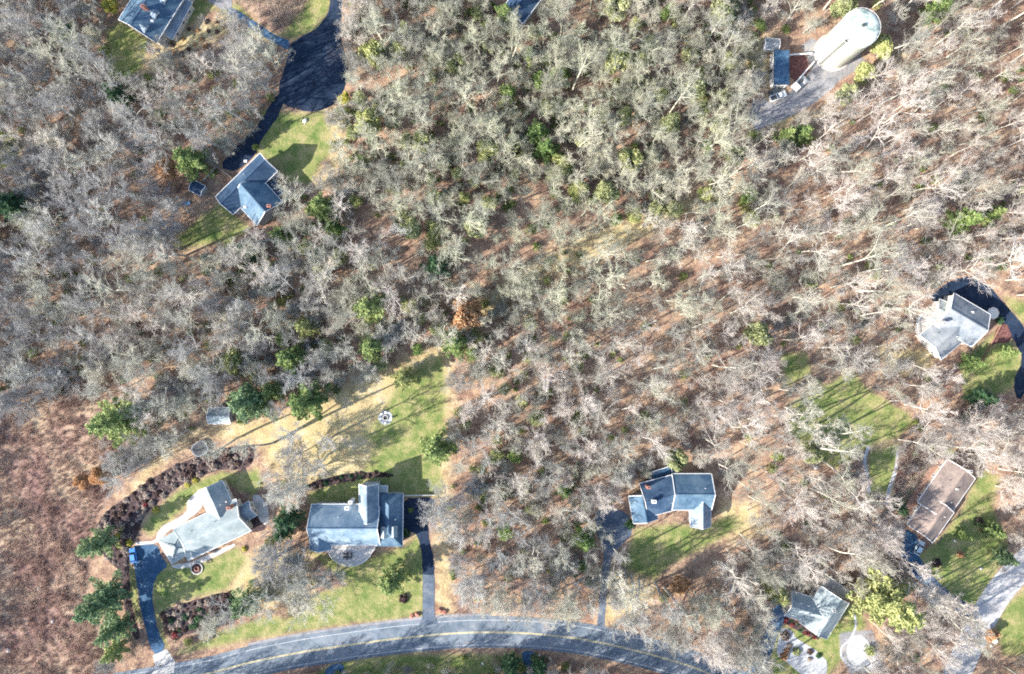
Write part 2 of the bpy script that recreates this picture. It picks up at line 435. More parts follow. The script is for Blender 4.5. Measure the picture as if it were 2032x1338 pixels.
LAWNS = [
 [(520, 215), (560, 222), (600, 226), (640, 220), (655, 262), (658, 300), (632, 335), (615, 368), (568, 362), (548, 330), (508, 302)],
 [(555, 72), (582, 78), (628, 60), (655, 20), (660, -20), (628, -20), (590, 25)],
 [(212, 60), (240, 40), (305, 85), (290, 100), (283, 135), (250, 165), (210, 160)],
 [(345, 45), (375, -10), (425, 5), (430, 15), (398, 35), (355, 60)],
 [(430, 20), (470, 5), (520, 60), (560, 80), (548, 92), (505, 65)],
 [(440, 400), (470, 430), (500, 455), (455, 480), (380, 490), (340, 495), (355, 465), (400, 430)],
 [(-20, 255), (25, 260), (45, 290), (25, 330), (-20, 345)],
 [(790, 760), (840, 722), (878, 706), (884, 760), (882, 860), (872, 930), (880, 965), (800, 958), (720, 938), (745, 885), (720, 860), (760, 820)],
 [(612, 975), (740, 935), (880, 960), (875, 985), (800, 985), (740, 975), (700, 1000), (612, 1002)],
 [(608, 1090), (700, 1118), (800, 1085), (832, 1060), (842, 1110), (842, 1215), (700, 1232), (560, 1255), (620, 1180), (690, 1160), (640, 1120)],
 [(345, 1300), (430, 1255), (520, 1225), (600, 1225), (700, 1190), (860, 1222), (700, 1236), (500, 1268)],
 [(305, 1140), (330, 1118), (400, 1120), (470, 1085), (490, 1110), (450, 1170), (350, 1195), (318, 1220), (335, 1290), (322, 1280), (302, 1190)],
 [(280, 1050), (300, 1020), (350, 975), (400, 952), (440, 935), (480, 940), (510, 930), (525, 960), (505, 985), (450, 960), (400, 980), (330, 1040), (300, 1062)],
 [(256, 1120), (268, 1130), (280, 1230), (272, 1232), (256, 1180)],
 [(1262, 1050), (1330, 1040), (1395, 1045), (1450, 1022), (1475, 1040), (1420, 1075), (1330, 1120), (1300, 1150), (1235, 1128), (1245, 1095)],
 [(1570, 800), (1690, 735), (1720, 770), (1800, 820), (1815, 840), (1780, 870), (1740, 880), (1660, 930), (1600, 900), (1560, 850)],
 [(1722, 895), (1785, 878), (1790, 920), (1765, 985), (1722, 975)],
 [(1545, 700), (1600, 700), (1610, 740), (1560, 770)],
 [(1830, 905), (1880, 885), (1900, 900), (1850, 960), (1790, 1010), (1760, 1010), (1800, 960)],
 [(1945, 930), (1985, 950), (1968, 1000), (2000, 1080), (1960, 1170), (1925, 1215), (1850, 1150), (1820, 1100), (1860, 1075), (1910, 1010)],
 [(2040, 1165), (1995, 1200), (1975, 1245), (1990, 1300), (2045, 1300)],
 [(1905, 740), (1925, 700), (1985, 650), (2010, 680), (2030, 720), (2010, 770), (1970, 790), (1915, 795)],
 [(1990, 590), (2040, 600), (2040, 650), (2010, 620)],
 [(1548, 1240), (1600, 1250), (1700, 1190), (1720, 1240), (1680, 1300), (1640, 1345), (1500, 1360), (1530, 1290)],
 [(680, 1312), (800, 1298), (1035, 1300), (1040, 1330), (940, 1345), (690, 1345), (600, 1345)],
]
DRY = [
 [(890, 685), (898, 800), (890, 985), (894, 1215), (870, 1222), (866, 1080), (880, 985), (700, 965), (600, 960), (545, 940), (512, 880), (400, 862), (340, 900), (290, 950), (262, 975), (285, 935), (330, 895), (400, 848), (452, 845), (560, 822), (650, 780), (760, 730), (850, 690)],
 [(1180, 520), (1100, 540), (960, 640), (900, 640), (1000, 560), (1150, 470), (1330, 400), (1450, 380), (1330, 440)],
 [(480, 1110), (560, 1080), (620, 1120), (600, 1200), (500, 1210), (440, 1190)],
 [(1200, 1130), (1260, 1140), (1300, 1170), (1260, 1230), (1200, 1235)],
 [(1420, 1000), (1500, 1000), (1520, 1060), (1440, 1070)],
 [(640, 225), (680, 215), (690, 300), (660, 360), (630, 370), (655, 310)],
 [(300, 60), (360, 60), (460, 30), (470, 60), (400, 90), (330, 120), (290, 150)],
 [(1450, 60), (1530, 80), (1530, 200), (1620, 230), (1800, 100), (1740, 130), (1640, 230), (1500, 270), (1480, 240), (1530, 180), (1450, 110)],
 [(1740, 690), (1860, 690), (1840, 740), (1760, 740)],
]
FIELD = [[(-80, 840), (0, 830), (100, 770), (180, 730), (250, 760), (240, 900), (205, 1000), (175, 1060), (170, 1180), (200, 1290), (240, 1420), (-80, 1420)],
         [(400, 20), (520, -10), (640, -30), (560, 70), (545, 60), (480, 10)],
         [(1785, 880), (1850, 870), (1870, 895), (1840, 935), (1800, 985), (1765, 1000)]]
GRAVEL = [[(1485, 235), (1500, 262), (1595, 215), (1660, 165), (1720, 125), (1700, 100), (1640, 90), (1610, 75), (1590, 90), (1612, 135), (1572, 180), (1535, 205), (1495, 190)],
          [(1665, 1255), (1730, 1250), (1760, 1330), (1690, 1345), (1668, 1300)]]

def grid_axis(lo, hi, step, outer):
    a = np.arange(lo, hi + 1e-6, step)
    o = np.array(outer)
    return np.concatenate([-o[::-1] + 0.0, a, o]) if True else a

xs = grid_axis(-200, 200, 1.0, [230, 300, 500, 1000, 2500])
ys = grid_axis(-140, 140, 1.0, [170, 240, 500, 1000, 2500])
GX, GY = np.meshgrid(xs, ys)
MASKS = {}
for nm, polys, w in (('lawn', LAWNS, 2.2), ('dry', DRY, 6.0), ('field', FIELD, 3.0), ('gravel', GRAVEL, 1.5)):
    a = np.zeros(GX.shape)
    for p in polys:
        a = np.maximum(a, np.clip(0.5 - sdist(W(p), GX, GY) / (2 * w), 0, 1))
    MASKS[nm] = a
Z = np.zeros(GX.shape)
verts = np.stack([GX.ravel(), GY.ravel(), Z.ravel()], 1)
ny, nx = GX.shape
ii = (np.arange(ny - 1)[:, None] * nx + np.arange(nx - 1)[None, :])
faces = np.stack([ii, ii + 1, ii + nx + 1, ii + nx], -1).reshape(-1, 4)
gm = np_mesh('ground', verts, faces)
for nm, a in MASKS.items():
    at = gm.attributes.new(nm, 'FLOAT', 'POINT'); at.data.foreach_set('value', a.ravel().astype(np.float32))
tag(link('ground', gm, M['ground']), kind='structure')
# grass sheets 2 cm above the ground, same cells, same masks
lm = MASKS['lawn']
cell = np.maximum.reduce([lm[:-1, :-1], lm[1:, :-1], lm[:-1, 1:], lm[1:, 1:]]) > 0.3
sel = faces[cell.ravel()]
used, inv = np.unique(sel, return_inverse=True)
lv = verts[used].copy(); lv[:, 2] += 0.02
lme = np_mesh('lawn', lv, inv.reshape(sel.shape))
for nm, a in MASKS.items():
    at = lme.attributes.new(nm, 'FLOAT', 'POINT'); at.data.foreach_set('value', a.ravel()[used].astype(np.float32))
tag(link('lawn', lme, M['ground']), kind='structure')

# ------------------------------------------------------------------ roads and paved surfaces
def sheet(name, poly_px, z, mat, kind='structure', smooth=2, thick=0.0, raw=False):
    pts = poly_px if raw else [G(p[0], p[1]) for p in poly_px]
    for _ in range(smooth):
        q = []
        n = len(pts)
        for i in range(n):
            a, b = pts[i], pts[(i + 1) % n]
            q.append((a[0] * .78 + b[0] * .22, a[1] * .78 + b[1] * .22)); q.append((a[0] * .22 + b[0] * .78, a[1] * .22 + b[1] * .78))
        pts = q
    rj = random.Random(int(abs(pts[0][0] * 1000)))
    q = []
    for i in range(len(pts)):
        a, b = pts[i], pts[(i + 1) % len(pts)]
        k = max(1, int(math.hypot(a[0] - b[0], a[1] - b[1]) / 1.2))
        for j in range(k): q.append((a[0] + (b[0] - a[0]) * j / k + rj.uniform(-.13, .13), a[1] + (b[1] - a[1]) * j / k + rj.uniform(-.13, .13)))
    pts = q
    mb = MB(); mb.prism(pts, max(-0.05, z - 0.12), z)
    o = mb.build(name, mat)
    if kind: o['kind'] = kind
    return o

def spline(pts, n=14):
    out = []
    P = [Vector(p) for p in pts]
    P = [P[0] * 2 - P[1]] + P + [P[-1] * 2 - P[-2]]
    for i in range(1, len(P) - 2):
        for k in range(n):
            t = k / n
            a, b, c, d = P[i - 1], P[i], P[i + 1], P[i + 2]
            out.append(0.5 * ((2 * b) + (c - a) * t + (2 * a - 5 * b + 4 * c - d) * t * t + (-a + 3 * b - 3 * c + d) * t ** 3))
    out.append(P[-2])
    return out

def ribbon(name, line, o0, o1, z, mat, z_bot=None):
    """strip between offsets o0 and o1 (metres, left of travel positive)"""
    n = len(line); L = []; Rr = []
    for i in range(n):
        d = (line[min(n - 1, i + 1)] - line[max(0, i - 1)]).normalized()
        nrm = Vector((-d.y, d.x))
        L.append(line[i] + nrm * o1); Rr.append(line[i] + nrm * o0)
    v = []; f = []
    zb = -0.05 if z_bot is None else z_bot
    for i in range(n):
        v += [(Rr[i].x, Rr[i].y, z), (L[i].x, L[i].y, z), (Rr[i].x, Rr[i].y, zb), (L[i].x, L[i].y, zb)]
    for i in range(n - 1):
        a = 4 * i
        f += [(a, a + 4, a + 5, a + 1), (a, a + 2, a + 6, a + 4), (a + 1, a + 5, a + 7, a + 3)]
    me = bpy.data.meshes.new(name); me.from_pydata(v, [], f)
    o = link(name, me, mat); o['kind'] = 'structure'
    return o

# yellow centre line of the main road, traced in photo pixels
road_c = [(-300, 1500), (60, 1405), (250, 1365), (406, 1338), (500, 1314), (600, 1294), (700, 1279), (800, 1266), (900, 1257), (980, 1255), (1060, 1258), (1150, 1268),
          (1240, 1286), (1320, 1307), (1390, 1330), (1500, 1378), (1700, 1480)]
line = spline([Vector(G(*p)) for p in road_c])
ribbon('road', line, -4.5, 5.1, 0.05, M['asphalt_road'])
for a, b, mt in ((-0.24, -0.08, 'paint_yellow'), (0.08, 0.24, 'paint_yellow'), (3.75, 3.92, 'paint_white'), (-3.92, -3.75, 'paint_white')):
    ribbon('road_marking', line, a, b, 0.062, M[mt], 0.055)
# pale gravelly shoulder, north side
ribbon('road_shoulder', line[14 * 4:14 * 9], 5.1, 6.0, 0.035, M['asphalt_grey'])
# low asphalt kerb on the inside of the bend
ribbon('kerb', line, -4.75, -4.5, 0.15, M['asphalt_road'])

# side road lower right
side = spline([Vector(G(*p)) for p in [(1860, 1460), (1895, 1350), (1925, 1280), (1958, 1215), (1995, 1160), (2060, 1095), (2200, 980)]])
ribbon('side_road', side, -4.3, 4.3, 0.045, M['asphalt_pale'])
# round road end upper left
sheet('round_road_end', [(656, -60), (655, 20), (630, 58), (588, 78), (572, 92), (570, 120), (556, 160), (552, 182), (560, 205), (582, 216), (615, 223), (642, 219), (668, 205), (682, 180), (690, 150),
      (690, 118), (677, 88), (676, 50), (684, -60)], 0.05, M['asphalt_dark'])  # shade of the trees on the left is in the asphalt colour
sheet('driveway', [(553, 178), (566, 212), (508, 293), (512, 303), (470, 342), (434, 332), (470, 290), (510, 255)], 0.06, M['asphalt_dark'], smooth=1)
sheet('driveway', [(448, 22), (458, 12), (500, 40), (546, 70), (575, 80), (572, 100), (555, 92), (520, 72), (480, 45)], 0.06, M['asphalt_blue'], smooth=1)
sheet('driveway', [(408, -20), (460, -20), (462, 14), (446, 22), (410, 2)], 0.058, M['asphalt_grey'], smooth=1)
# driveways along the road
sheet('driveway', [(262, 1085), (278, 1082), (313, 1080), (318, 1102), (335, 1122), (314, 1138), (303, 1163), (303, 1199), (314, 1253), (331, 1288), (303, 1301), (289, 1246), (278, 1203), (271, 1153), (266, 1117)], 0.06, M['asphalt_blue'], smooth=1)
sheet('driveway_apron', [(303, 1301), (331, 1288), (348, 1312), (345, 1335), (300, 1342), (308, 1320)], 0.056, M['concrete'], smooth=0)
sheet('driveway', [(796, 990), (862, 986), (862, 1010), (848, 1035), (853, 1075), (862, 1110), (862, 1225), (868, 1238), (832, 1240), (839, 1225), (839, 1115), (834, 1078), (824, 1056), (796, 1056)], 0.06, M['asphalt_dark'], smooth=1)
sheet('driveway', [(839, 1140), (862, 1140), (862, 1222), (870, 1238), (832, 1240), (839, 1222)], 0.075, M['asphalt_mid'], smooth=0)
sheet('driveway', [(1183, 1006), (1246, 1015), (1258, 1056), (1230, 1084), (1214, 1104), (1206, 1150), (1201, 1200), (1200, 1250), (1185, 1250), (1188, 1190), (1194, 1140), (1200, 1096), (1183, 1055)], 0.06, M['asphalt_mid'], smooth=1)
sheet('driveway', [(1840, 590), (1890, 555), (1925, 548), (1962, 566), (1990, 600), (2018, 630), (2045, 670), (2045, 760), (2020, 800), (2010, 760), (2030, 715), (2015, 680), (1995, 650), (1972, 625), (1900, 590), (1870, 612)], 0.06, M['asphalt_dark'], smooth=1)  # tree shadows over this drive are put into the asphalt colour
sheet('driveway', [(1793, 1046), (1824, 1064), (1818, 1098), (1840, 1130), (1870, 1165), (1905, 1190), (1935, 1208), (1922, 1235), (1880, 1205), (1840, 1170), (1800, 1130), (1786, 1108)], 0.06, M['asphalt_blue'], smooth=1)
sheet('driveway', [(1560, 1200), (1568, 1225), (1552, 1240), (1542, 1262), (1530, 1300), (1512, 1345), (1490, 1390), (1450, 1370), (1500, 1310), (1515, 1260), (1525, 1220), (1545, 1195)], 0.06, M['asphalt_blue'], smooth=1)
sheet('driveway', [(1036, 1292), (1062, 1292), (1062, 1320), (1058, 1360), (1034, 1360), (1038, 1318)], 0.056, M['asphalt_blue'], smooth=1)
sheet('driveway', [(646, 1322), (684, 1314), (676, 1350), (640, 1360)], 0.056, M['asphalt_blue'], smooth=1)
sheet('driveway', [(1488, 236), (1560, 205), (1600, 175), (1650, 150), (1668, 162), (1610, 212), (1540, 245), (1498, 258)], 0.05, M['asphalt_grey'], smooth=1)
# walks and patios
sheet('path', [(268, 1075), (308, 1074), (312, 1058), (325, 1043), (362, 1024), (372, 1010), (371, 996), (382, 985), (402, 968), (405, 1002), (380, 1028), (330, 1056), (316, 1078), (270, 1082)], 0.07, M['concrete'], smooth=1)
sheet('path', [(338, 1122), (352, 1130), (385, 1124), (420, 1108), (467, 1084), (466, 1078), (420, 1098), (380, 1116), (350, 1120)], 0.07, M['concrete'], smooth=1)
sheet('patio', [(498, 985), (515, 980), (535, 1010), (530, 1045), (512, 1030)], 0.07, M['concrete'], smooth=1)
pth = spline([Vector(G(*p)) for p in [(1873, 895), (1862, 912), (1835, 930), (1812, 958), (1797, 976)]])
ribbon('path', pth, -0.3, 0.3, 0.06, M['concrete'])
pth = spline([Vector(G(*p)) for p in [(1783, 895), (1778, 930), (1765, 970), (1758, 1000)]])
ribbon('path', pth, -0.6, 0.6, 0.06, M['stone_pale'])
pth = spline([Vector(G(*p)) for p in [(1724, 885), (1716, 915), (1724, 960), (1722, 990)]])
ribbon('path', pth, -0.5, 0.5, 0.06, M['stone_pale'])
pth = spline([Vector(G(*p)) for p in [(1692, 1206), (1698, 1240), (1688, 1266), (1671, 1285), (1671, 1306), (1690, 1322), (1720, 1330)]])
ribbon('path', pth, -0.35, 0.35, 0.06, M['stone_pale'])
pth = spline([Vector(G(*p)) for p in [(376, 0), (362, 22), (347, 44)]])
ribbon('path', pth, -0.35, 0.35, 0.06, M['concrete'])
sheet('gravel_bed', [(1548, 1250), (1555, 1245), (1570, 1250), (1580, 1268), (1614, 1286), (1643, 1312), (1640, 1345), (1592, 1342), (1562, 1314), (1544, 1304), (1541, 1288)], 0.07, M['stone_pale'])
sheet('gravel_bed', [(1685, 1262), (1712, 1258), (1735, 1290), (1740, 1335), (1700, 1335), (1678, 1300)], 0.04, M['stone_pale'])
sheet('garden_bed', [(186, 1050), (215, 1010), (255, 985), (300, 950), (350, 922), (400, 903), (450, 888), (500, 882), (507, 912), (482, 934), (440, 930), (400, 946), (360, 962), (330, 985), (300, 1008), (280, 1036),
      (272, 1066), (256, 1090), (256, 1140), (262, 1210), (280, 1262), (268, 1275), (245, 1205), (238, 1130), (215, 1115), (192, 1082)], 0.05, M['mulch'])
sheet('garden_bed', [(322, 1218), (350, 1202), (400, 1186), (462, 1172), (468, 1205), (440, 1245), (380, 1255), (338, 1272)], 0.05, M['mulch'])
sheet('garden_bed', [(600, 966), (640, 950), (700, 938), (760, 936), (790, 945), (730, 948), (660, 962), (610, 976)], 0.05, M['mulch'])
sheet('garden_bed', [(1978, 648), (1998, 640), (2008, 668), (2002, 682), (1978, 680), (1965, 690)], 0.065, M['mulch_red'])
sheet('garden_bed', [(1785, 885), (1845, 872), (1862, 895), (1830, 925), (1800, 960), (1775, 985), (1770, 940)], 0.045, M['mulch_red'])
sheet('garden_bed', [(478, 1020), (500, 1000), (522, 1030), (530, 1050), (500, 1060), (480, 1045)], 0.05, M['mulch'])
sheet('garden_bed', [(1553, 1228), (1570, 1226), (1600, 1246), (1630, 1264), (1622, 1272), (1590, 1256), (1560, 1240)], 0.065, M['mulch'], smooth=1)
sheet('dirt_yard', [(1565, 108), (1600, 105), (1606, 150), (1570, 165)], 0.045, M['mulch_red'], smooth=1)

# ------------------------------------------------------------------ houses
HOUSE_RECTS = []      # world rectangles used to keep trees off (cx, cy, ax, ay, halfL, halfW)
class House:
    def __init__(s, name, px, label, cat, wall, group=None):
        s.org = Vector((*G(*px), 0)); s.root = tag(empty(name, s.org), label, cat, group); s.wall = wall
        s.blocks = []; s.walls = MB(s.org); s.win = []
    def block(s, p0, p1, width, ze, zr, roof, hip0=False, hip1=False, base=0.0, over=0.45, trim=True, ext0=0.0, ext1=0.0, windows=True):
        a = G3(p0[0], p0[1], zr); b = G3(p1[0], p1[1], zr)
        d = (b - a); d.z = 0; d.normalize(); nrm = Vector((-d.y, d.x, 0))
        a = a - d * ext0; b = b + d * ext1
        hw = width / 2
        A = Vector((a.x, a.y, 0)); B = Vector((b.x, b.y, 0))
        L = (B - A).length; c = (A + B) / 2
        s.blocks.append((c, d, nrm, L / 2, hw)); HOUSE_RECTS.append((c.x, c.y, d.x, d.y, L / 2, hw))
        # walls inset by the overhang
        wa, wb = A + d * over, B - d * over; wh = hw - over
        zt = ze + (zr - ze) * over / hw - 0.12
        zrr = zr - 0.15
        vs = []
        for q, hip in ((wa, hip0), (wb, hip1)):
            vs += [q + nrm * wh + Vector((0, 0, base)), q - nrm * wh + Vector((0, 0, base)), q - nrm * wh + Vector((0, 0, zt)), q + nrm * wh + Vector((0, 0, zt))]
            vs += [q + Vector((0, 0, zt if hip else zrr))]
        fs = [(0, 1, 2, 4, 3), (5, 8, 9, 7, 6), (0, 3, 8, 5), (1, 6, 7, 2), (3, 4, 9, 8), (2, 7, 9, 4), (0, 5, 6, 1)]
        s.walls.add(vs, fs)
        # roof slab
        mb = MB(s.org)
        h0 = hw * 0.95 if hip0 is True else (hip0 or 0); h1 = hw * 0.95 if hip1 is True else (hip1 or 0)
        E = [A + nrm * hw, B + nrm * hw, B - nrm * hw, A - nrm * hw]
        E = [Vector((e.x, e.y, ze)) for e in E]
        R0 = A + d * h0; R1 = B - d * h1; R0 = Vector((R0.x, R0.y, zr)); R1 = Vector((R1.x, R1.y, zr))
        top = [E[0], E[1], E[2], E[3], R0, R1]
        th = Vector((0, 0, -0.2))
        bot = [v + th for v in top]
        fs = [(0, 4, 5, 1), (3, 2, 5, 4)]
        if hip0: fs.append((0, 3, 4))
        if hip1: fs.append((2, 1, 5))
        fb = [tuple(6 + i for i in reversed(f)) for f in fs]
        loop = [0, 1] + ([] if hip1 else [5]) + [2, 3] + ([] if hip0 else [4])
        sk = [(loop[i], loop[(i + 1) % len(loop)], loop[(i + 1) % len(loop)] + 6, loop[i] + 6) for i in range(len(loop))]
        mb.add(top + bot, fs + fb + sk)
        r = mb.build('roof', M[roof], s.root)
        cap = MB(s.org)
        cap.bar(R0 + Vector((0, 0, .02)), R1 + Vector((0, 0, .02)), 0.28, 0.08)
        if hip0: cap.bar(E[0], R0, .2, .06).bar(E[3], R0, .2, .06)
        if hip1: cap.bar(E[1], R1, .2, .06).bar(E[2], R1, .2, .06)
        cap.build('ridge_cap', M[roof], r)
        if trim:
            t = MB(s.org); up = Vector((0, 0, -0.06))
            for i, j in ((0, 1), (2, 3)): 
                o_ = nrm * (0.07 if i == 0 else -0.07)
                t.bar(E[i] + up + o_, E[j] + up + o_, 0.13, 0.13)
            if not hip0:
                o_ = -d * 0.07; t.bar(E[0] + o_, R0 + o_, 0.16, 0.26).bar(E[3] + o_, R0 + o_, 0.16, 0.26)
            if not hip1:
                o_ = d * 0.07; t.bar(E[1] + o_, R1 + o_, 0.16, 0.26).bar(E[2] + o_, R1 + o_, 0.16, 0.26)
            t.build('fascia', M['white'], r)
        rv = random.Random(int(A.x * 77)); 
        if L > 7 and width > 7:
            for k in range(2):
                u = rv.uniform(.2, .8); sgn = rv.choice((-1, 1)); f_ = rv.uniform(.25, .6)
                q = A.lerp(B, u) + nrm * sgn * hw * f_; q.z = zr - (zr - ze) * f_
                MB(s.org).cyl(q, q + Vector((0, 0, .5)), .1, .1, 8).build('vent_pipe', M['white' if k else 'dark_metal'], r)
        # window spots
        if windows:
            zs = [base + 1.6] + ([base + 4.3] if ze - base > 5.2 else [])
            for zz in zs:
                for sg in (-1, 1):
                    k = max(1, int(L / 3.4))
                    for i in range(k):
                        p = wa + d * ((wb - wa).length * (i + .5) / k) + nrm * sg * wh
                        s.win.append((p + Vector((0, 0, zz)), nrm * sg, d, len(s.blocks) - 1))
                for q, o_, hp in ((wa, -d, hip0), (wb, d, hip1)):
                    for sg in (-1, 1):
                        p = q + nrm * wh * 0.5 * sg
                        s.win.append((p + Vector((0, 0, zz)), o_, nrm, len(s.blocks) - 1))
        return r
    def inside_other(s, p, own):
        for i, (c, d, n, hl, hw) in enumerate(s.blocks):
            if i == own: continue
            v = p - c
            if abs(v.x * d.x + v.y * d.y) < hl - 0.1 and abs(v.x * n.x + v.y * n.y) < hw - 0.1: return True
        return False
    def chimney(s, px, z0, z1, mat='brick', w=0.55):
        c = G3(px[0], px[1], z1); mb = MB(s.org)
        mb.box((c.x, c.y, (z0 + z1) / 2), (w, w * .7, (z1 - z0) / 2)); mb.box((c.x, c.y, z1 + .06), (w + .08, w * .7 + .08, .07))
        o = mb.build('chimney', M[mat], s.root)
        MB(s.org).box((c.x, c.y, z1 + .2), (w * .5, w * .3, .08)).build('chimney_flue', M['dark_metal'], o)
    def skylight(s, px, z, slope=0.0, w=0.45, name='skylight', mat='white'):
        c = G3(px[0], px[1], z); mb = MB(s.org)
        mb.box(c, (w, w * .75, 0.14)); o = mb.build(name, M[mat], s.root)
        MB(s.org).box((c.x, c.y, c.z + .15), (w * .75, w * .5, 0.02)).build('pane', M['concrete'], o)
    def dormer(s, px, z, dirv, w, L, roof, h=1.3):
        """gabled dormer, front face at px looking along dirv"""
        c = G3(px[0], px[1], z); d = Vector((dirv[0], dirv[1], 0)).normalized(); n = Vector((-d.y, d.x, 0))
        mb = MB(s.org); hw = w / 2
        f = c; bk = c - d * L
        zt = h; zr_ = h + hw * .7
        vs = [f + n * hw, f - n * hw, f - n * hw + Vector((0, 0, zt)), f + n * hw + Vector((0, 0, zt)), f + Vector((0, 0, zr_)),
              bk + n * hw, bk - n * hw, bk - n * hw + Vector((0, 0, zt)), bk + n * hw + Vector((0, 0, zt)), bk + Vector((0, 0, zr_))]
        mb.add(vs, [(0, 1, 2, 4, 3), (5, 8, 9, 7, 6), (0, 3, 8, 5), (1, 6, 7, 2), (3, 4, 9, 8), (2, 7, 9, 4)])
        o = mb.build('dormer', M['white'], s.root)
        r = MB(s.org)
        f2 = f + d * .25; u = Vector((0, 0, 0.03)); t = Vector((0, 0, .1))
        for sg in (-1, 1):
            e0 = f2 + n * sg * (hw + .2) + Vector((0, 0, zt - .15)); e1 = bk + n * sg * (hw + .2) + Vector((0, 0, zt - .15))
            q0 = f2 + Vector((0, 0, zr_)); q1 = bk + Vector((0, 0, zr_))
            vv = [e0 + u, q0 + u, q1 + u, e1 + u]; vv += [x + t for x in vv]
            r.add(vv, [(0, 1, 2, 3), (4, 7, 6, 5), (0, 4, 5, 1), (1, 5, 6, 2), (2, 6, 7, 3), (3, 7, 4, 0)])
        r.build('dormer_roof', M[roof], o)
        g = MB(s.org); g.box(f + d * .03 + Vector((0, 0, h * .5)), (.02, hw * .55, .45), d); g.build('pane', M['glass'], o)
    def finish(s, door=None):
        s.walls.build('wall', M[s.wall], s.root)
        fr = None; first = None
        for k, (p, out, along, own) in enumerate(s.win):
            if s.inside_other(p, own): continue
            if first is None:
                out0 = Vector((1, 0, 0))
                mb = MB(); 
                mb.box((.03, 0, .62), (.04, .55, .07)); mb.box((.03, 0, -.62), (.05, .6, .06)); mb.box((.03, .5, 0), (.04, .06, .6)); mb.box((.03, -.5, 0), (.04, .06, .6)); mb.box((.03, 0, 0), (.03, .44, .025))
                w = mb.build('window', M['white'], s.root)
                pn = MB().box((.012, 0, 0), (.01, .45, .57)).build('pane', M['glass'], w)
                first = (w, pn)
            else:
                w = first[0].copy(); COL.objects.link(w); w.parent = s.root
                pn = first[1].copy(); COL.objects.link(pn); pn.parent = w
            w.location = p - s.org; w.rotation_euler = (0, 0, math.atan2(out.y, out.x))
        if door:
            p, ang = door
            c = G3(p[0], p[1], 0) - s.org
            mb = MB(); mb.box((0, 0, 1.05), (.05, .5, 1.05)); d = mb.build('door', M['wood_brown'], s.root)
            d.location = c; d.rotation_euler = (0, 0, ang)
            MB().box((.08, .35, 1.0), (.03, .04, .04)).build('handle', M['chrome'], d)
        return s.root

def deck(name, poly, z, mat, label, cat='deck', rail=False, pxz=True, group=None, rail_pts=None):
    pts = [G(p[0], p[1], z if pxz else 0) for p in poly]
    cx = sum(p[0] for p in pts) / len(pts); cy = sum(p[1] for p in pts) / len(pts)
    root = tag(empty(name, (cx, cy, 0)), label, cat, group)
    org = (cx, cy, 0)
    MB(org).prism(pts, max(z - .25, .0), z).build('platform', M[mat], root)
    if z > 0.6:
        for p in pts[::max(1, len(pts) // 5)]:
            q = (p[0] * .94 + cx * .06, p[1] * .94 + cy * .06)
            MB(org).box((q[0], q[1], (z - .25) / 2), (.08, .08, (z - .25) / 2)).build('post', M['wood_brown'], root)
    if rail:
        r = MB(org); rp = rail_pts or list(range(len(pts)))
        for i, j in zip(rp[:-1], rp[1:]):
            a, b = pts[i], pts[j]
            r.bar((a[0], a[1], z + 1.0), (b[0], b[1], z + 1.0), .14, .08); r.bar((a[0], a[1], z + .15), (b[0], b[1], z + .15), .06, .06)
            n = max(1, int(math.hypot(a[0] - b[0], a[1] - b[1]) / .5))
            for k in range(n):
                x = a[0] + (b[0] - a[0]) * k / n; y = a[1] + (b[1] - a[1]) * k / n
                r.box((x, y, z + .52), (.04, .04, .5))
        r.build('railing', M['white'], root)
    return root

# house at the top left edge
h = House('house', (290, 30), 'large house with slate roof and white gabled dormers at the top left edge', 'house', 'cream')
h.block((258, 50), (300, -18), 13.5, 5.6, 9.6, 'roof_slate', ext1=7)
h.block((322, 66), (352, 10), 5.5, 3.2, 4.6, 'roof_mix', ext1=3)
for p, z in (((296, 62), 6.3), ((316, 35), 6.3), ((334, 6), 6.3)): h.dormer(p, z, (.84, -.54), 2.4, 4.2, 'roof_mix', h=1.5)
h.skylight((302, 42), 8.3, w=.4); h.chimney((283, 12), 7, 11)
h.finish()

# dark L-shaped house by the round road end
h = House('house', (490, 375), 'dark blue roofed L-shaped house at the end of the drive off the round road end', 'house', 'grey_siding')
h.block((437, 404), (526, 317), 7.6, 5.4, 8.4, 'roof_navy')
h.block((479, 368), (526, 420), 10.6, 5.2, 9.2, 'roof_slate', ext0=.5)
h.block((520, 353), (553, 388), 3.8, 3.0, 3.7, 'roof_navy')
h.skylight((487, 320), 5.6); h.skylight((467, 383), 7.0, w=.35); h.skylight((452, 400), 5.3); h.skylight((486, 411), 6.6); h.chimney((533, 409), 5, 8.6)
h.finish()
# house cut by the top edge
h = House('house', (1035, 5), 'blue roofed house cut by the top edge, one white trimmed corner showing', 'house', 'grey_siding')
h.block((1017, 24), (1056, -28), 7.8, 5.0, 7.5, 'roof_navy', ext1=4)
h.finish()
# silver roof house, blue car drive
h = House('house', (400, 1050), 'house with pale silver roof between curved blue driveway and garden bed', 'house', 'cream')
h.block((346, 1089), (474, 1028), 10.8, 3.6, 7.2, 'roof_silver', hip0=3)
h.block((332, 1062), (360, 1110), 10.0, 3.4, 6.4, 'roof_silver', hip0=True, hip1=True)
h.block((409, 968), (436, 1028), 8.2, 3.3, 6.0, 'roof_silver')
h.block((458, 1034), (497, 1012), 5.0, 3.0, 5.0, 'roof_mix', ext0=1.5)
h.block((371, 1082), (383, 1106), 5.5, 3.2, 5.2, 'roof_silver')
h.chimney((453, 1009), 4, 8.0); h.skylight((449, 996), 5.6, w=.35, mat='dark_metal'); h.skylight((471, 1053), 4.6, w=.35, mat='dark_metal')
h.skylight((410, 985), 5.6, w=.4)
h.finish()
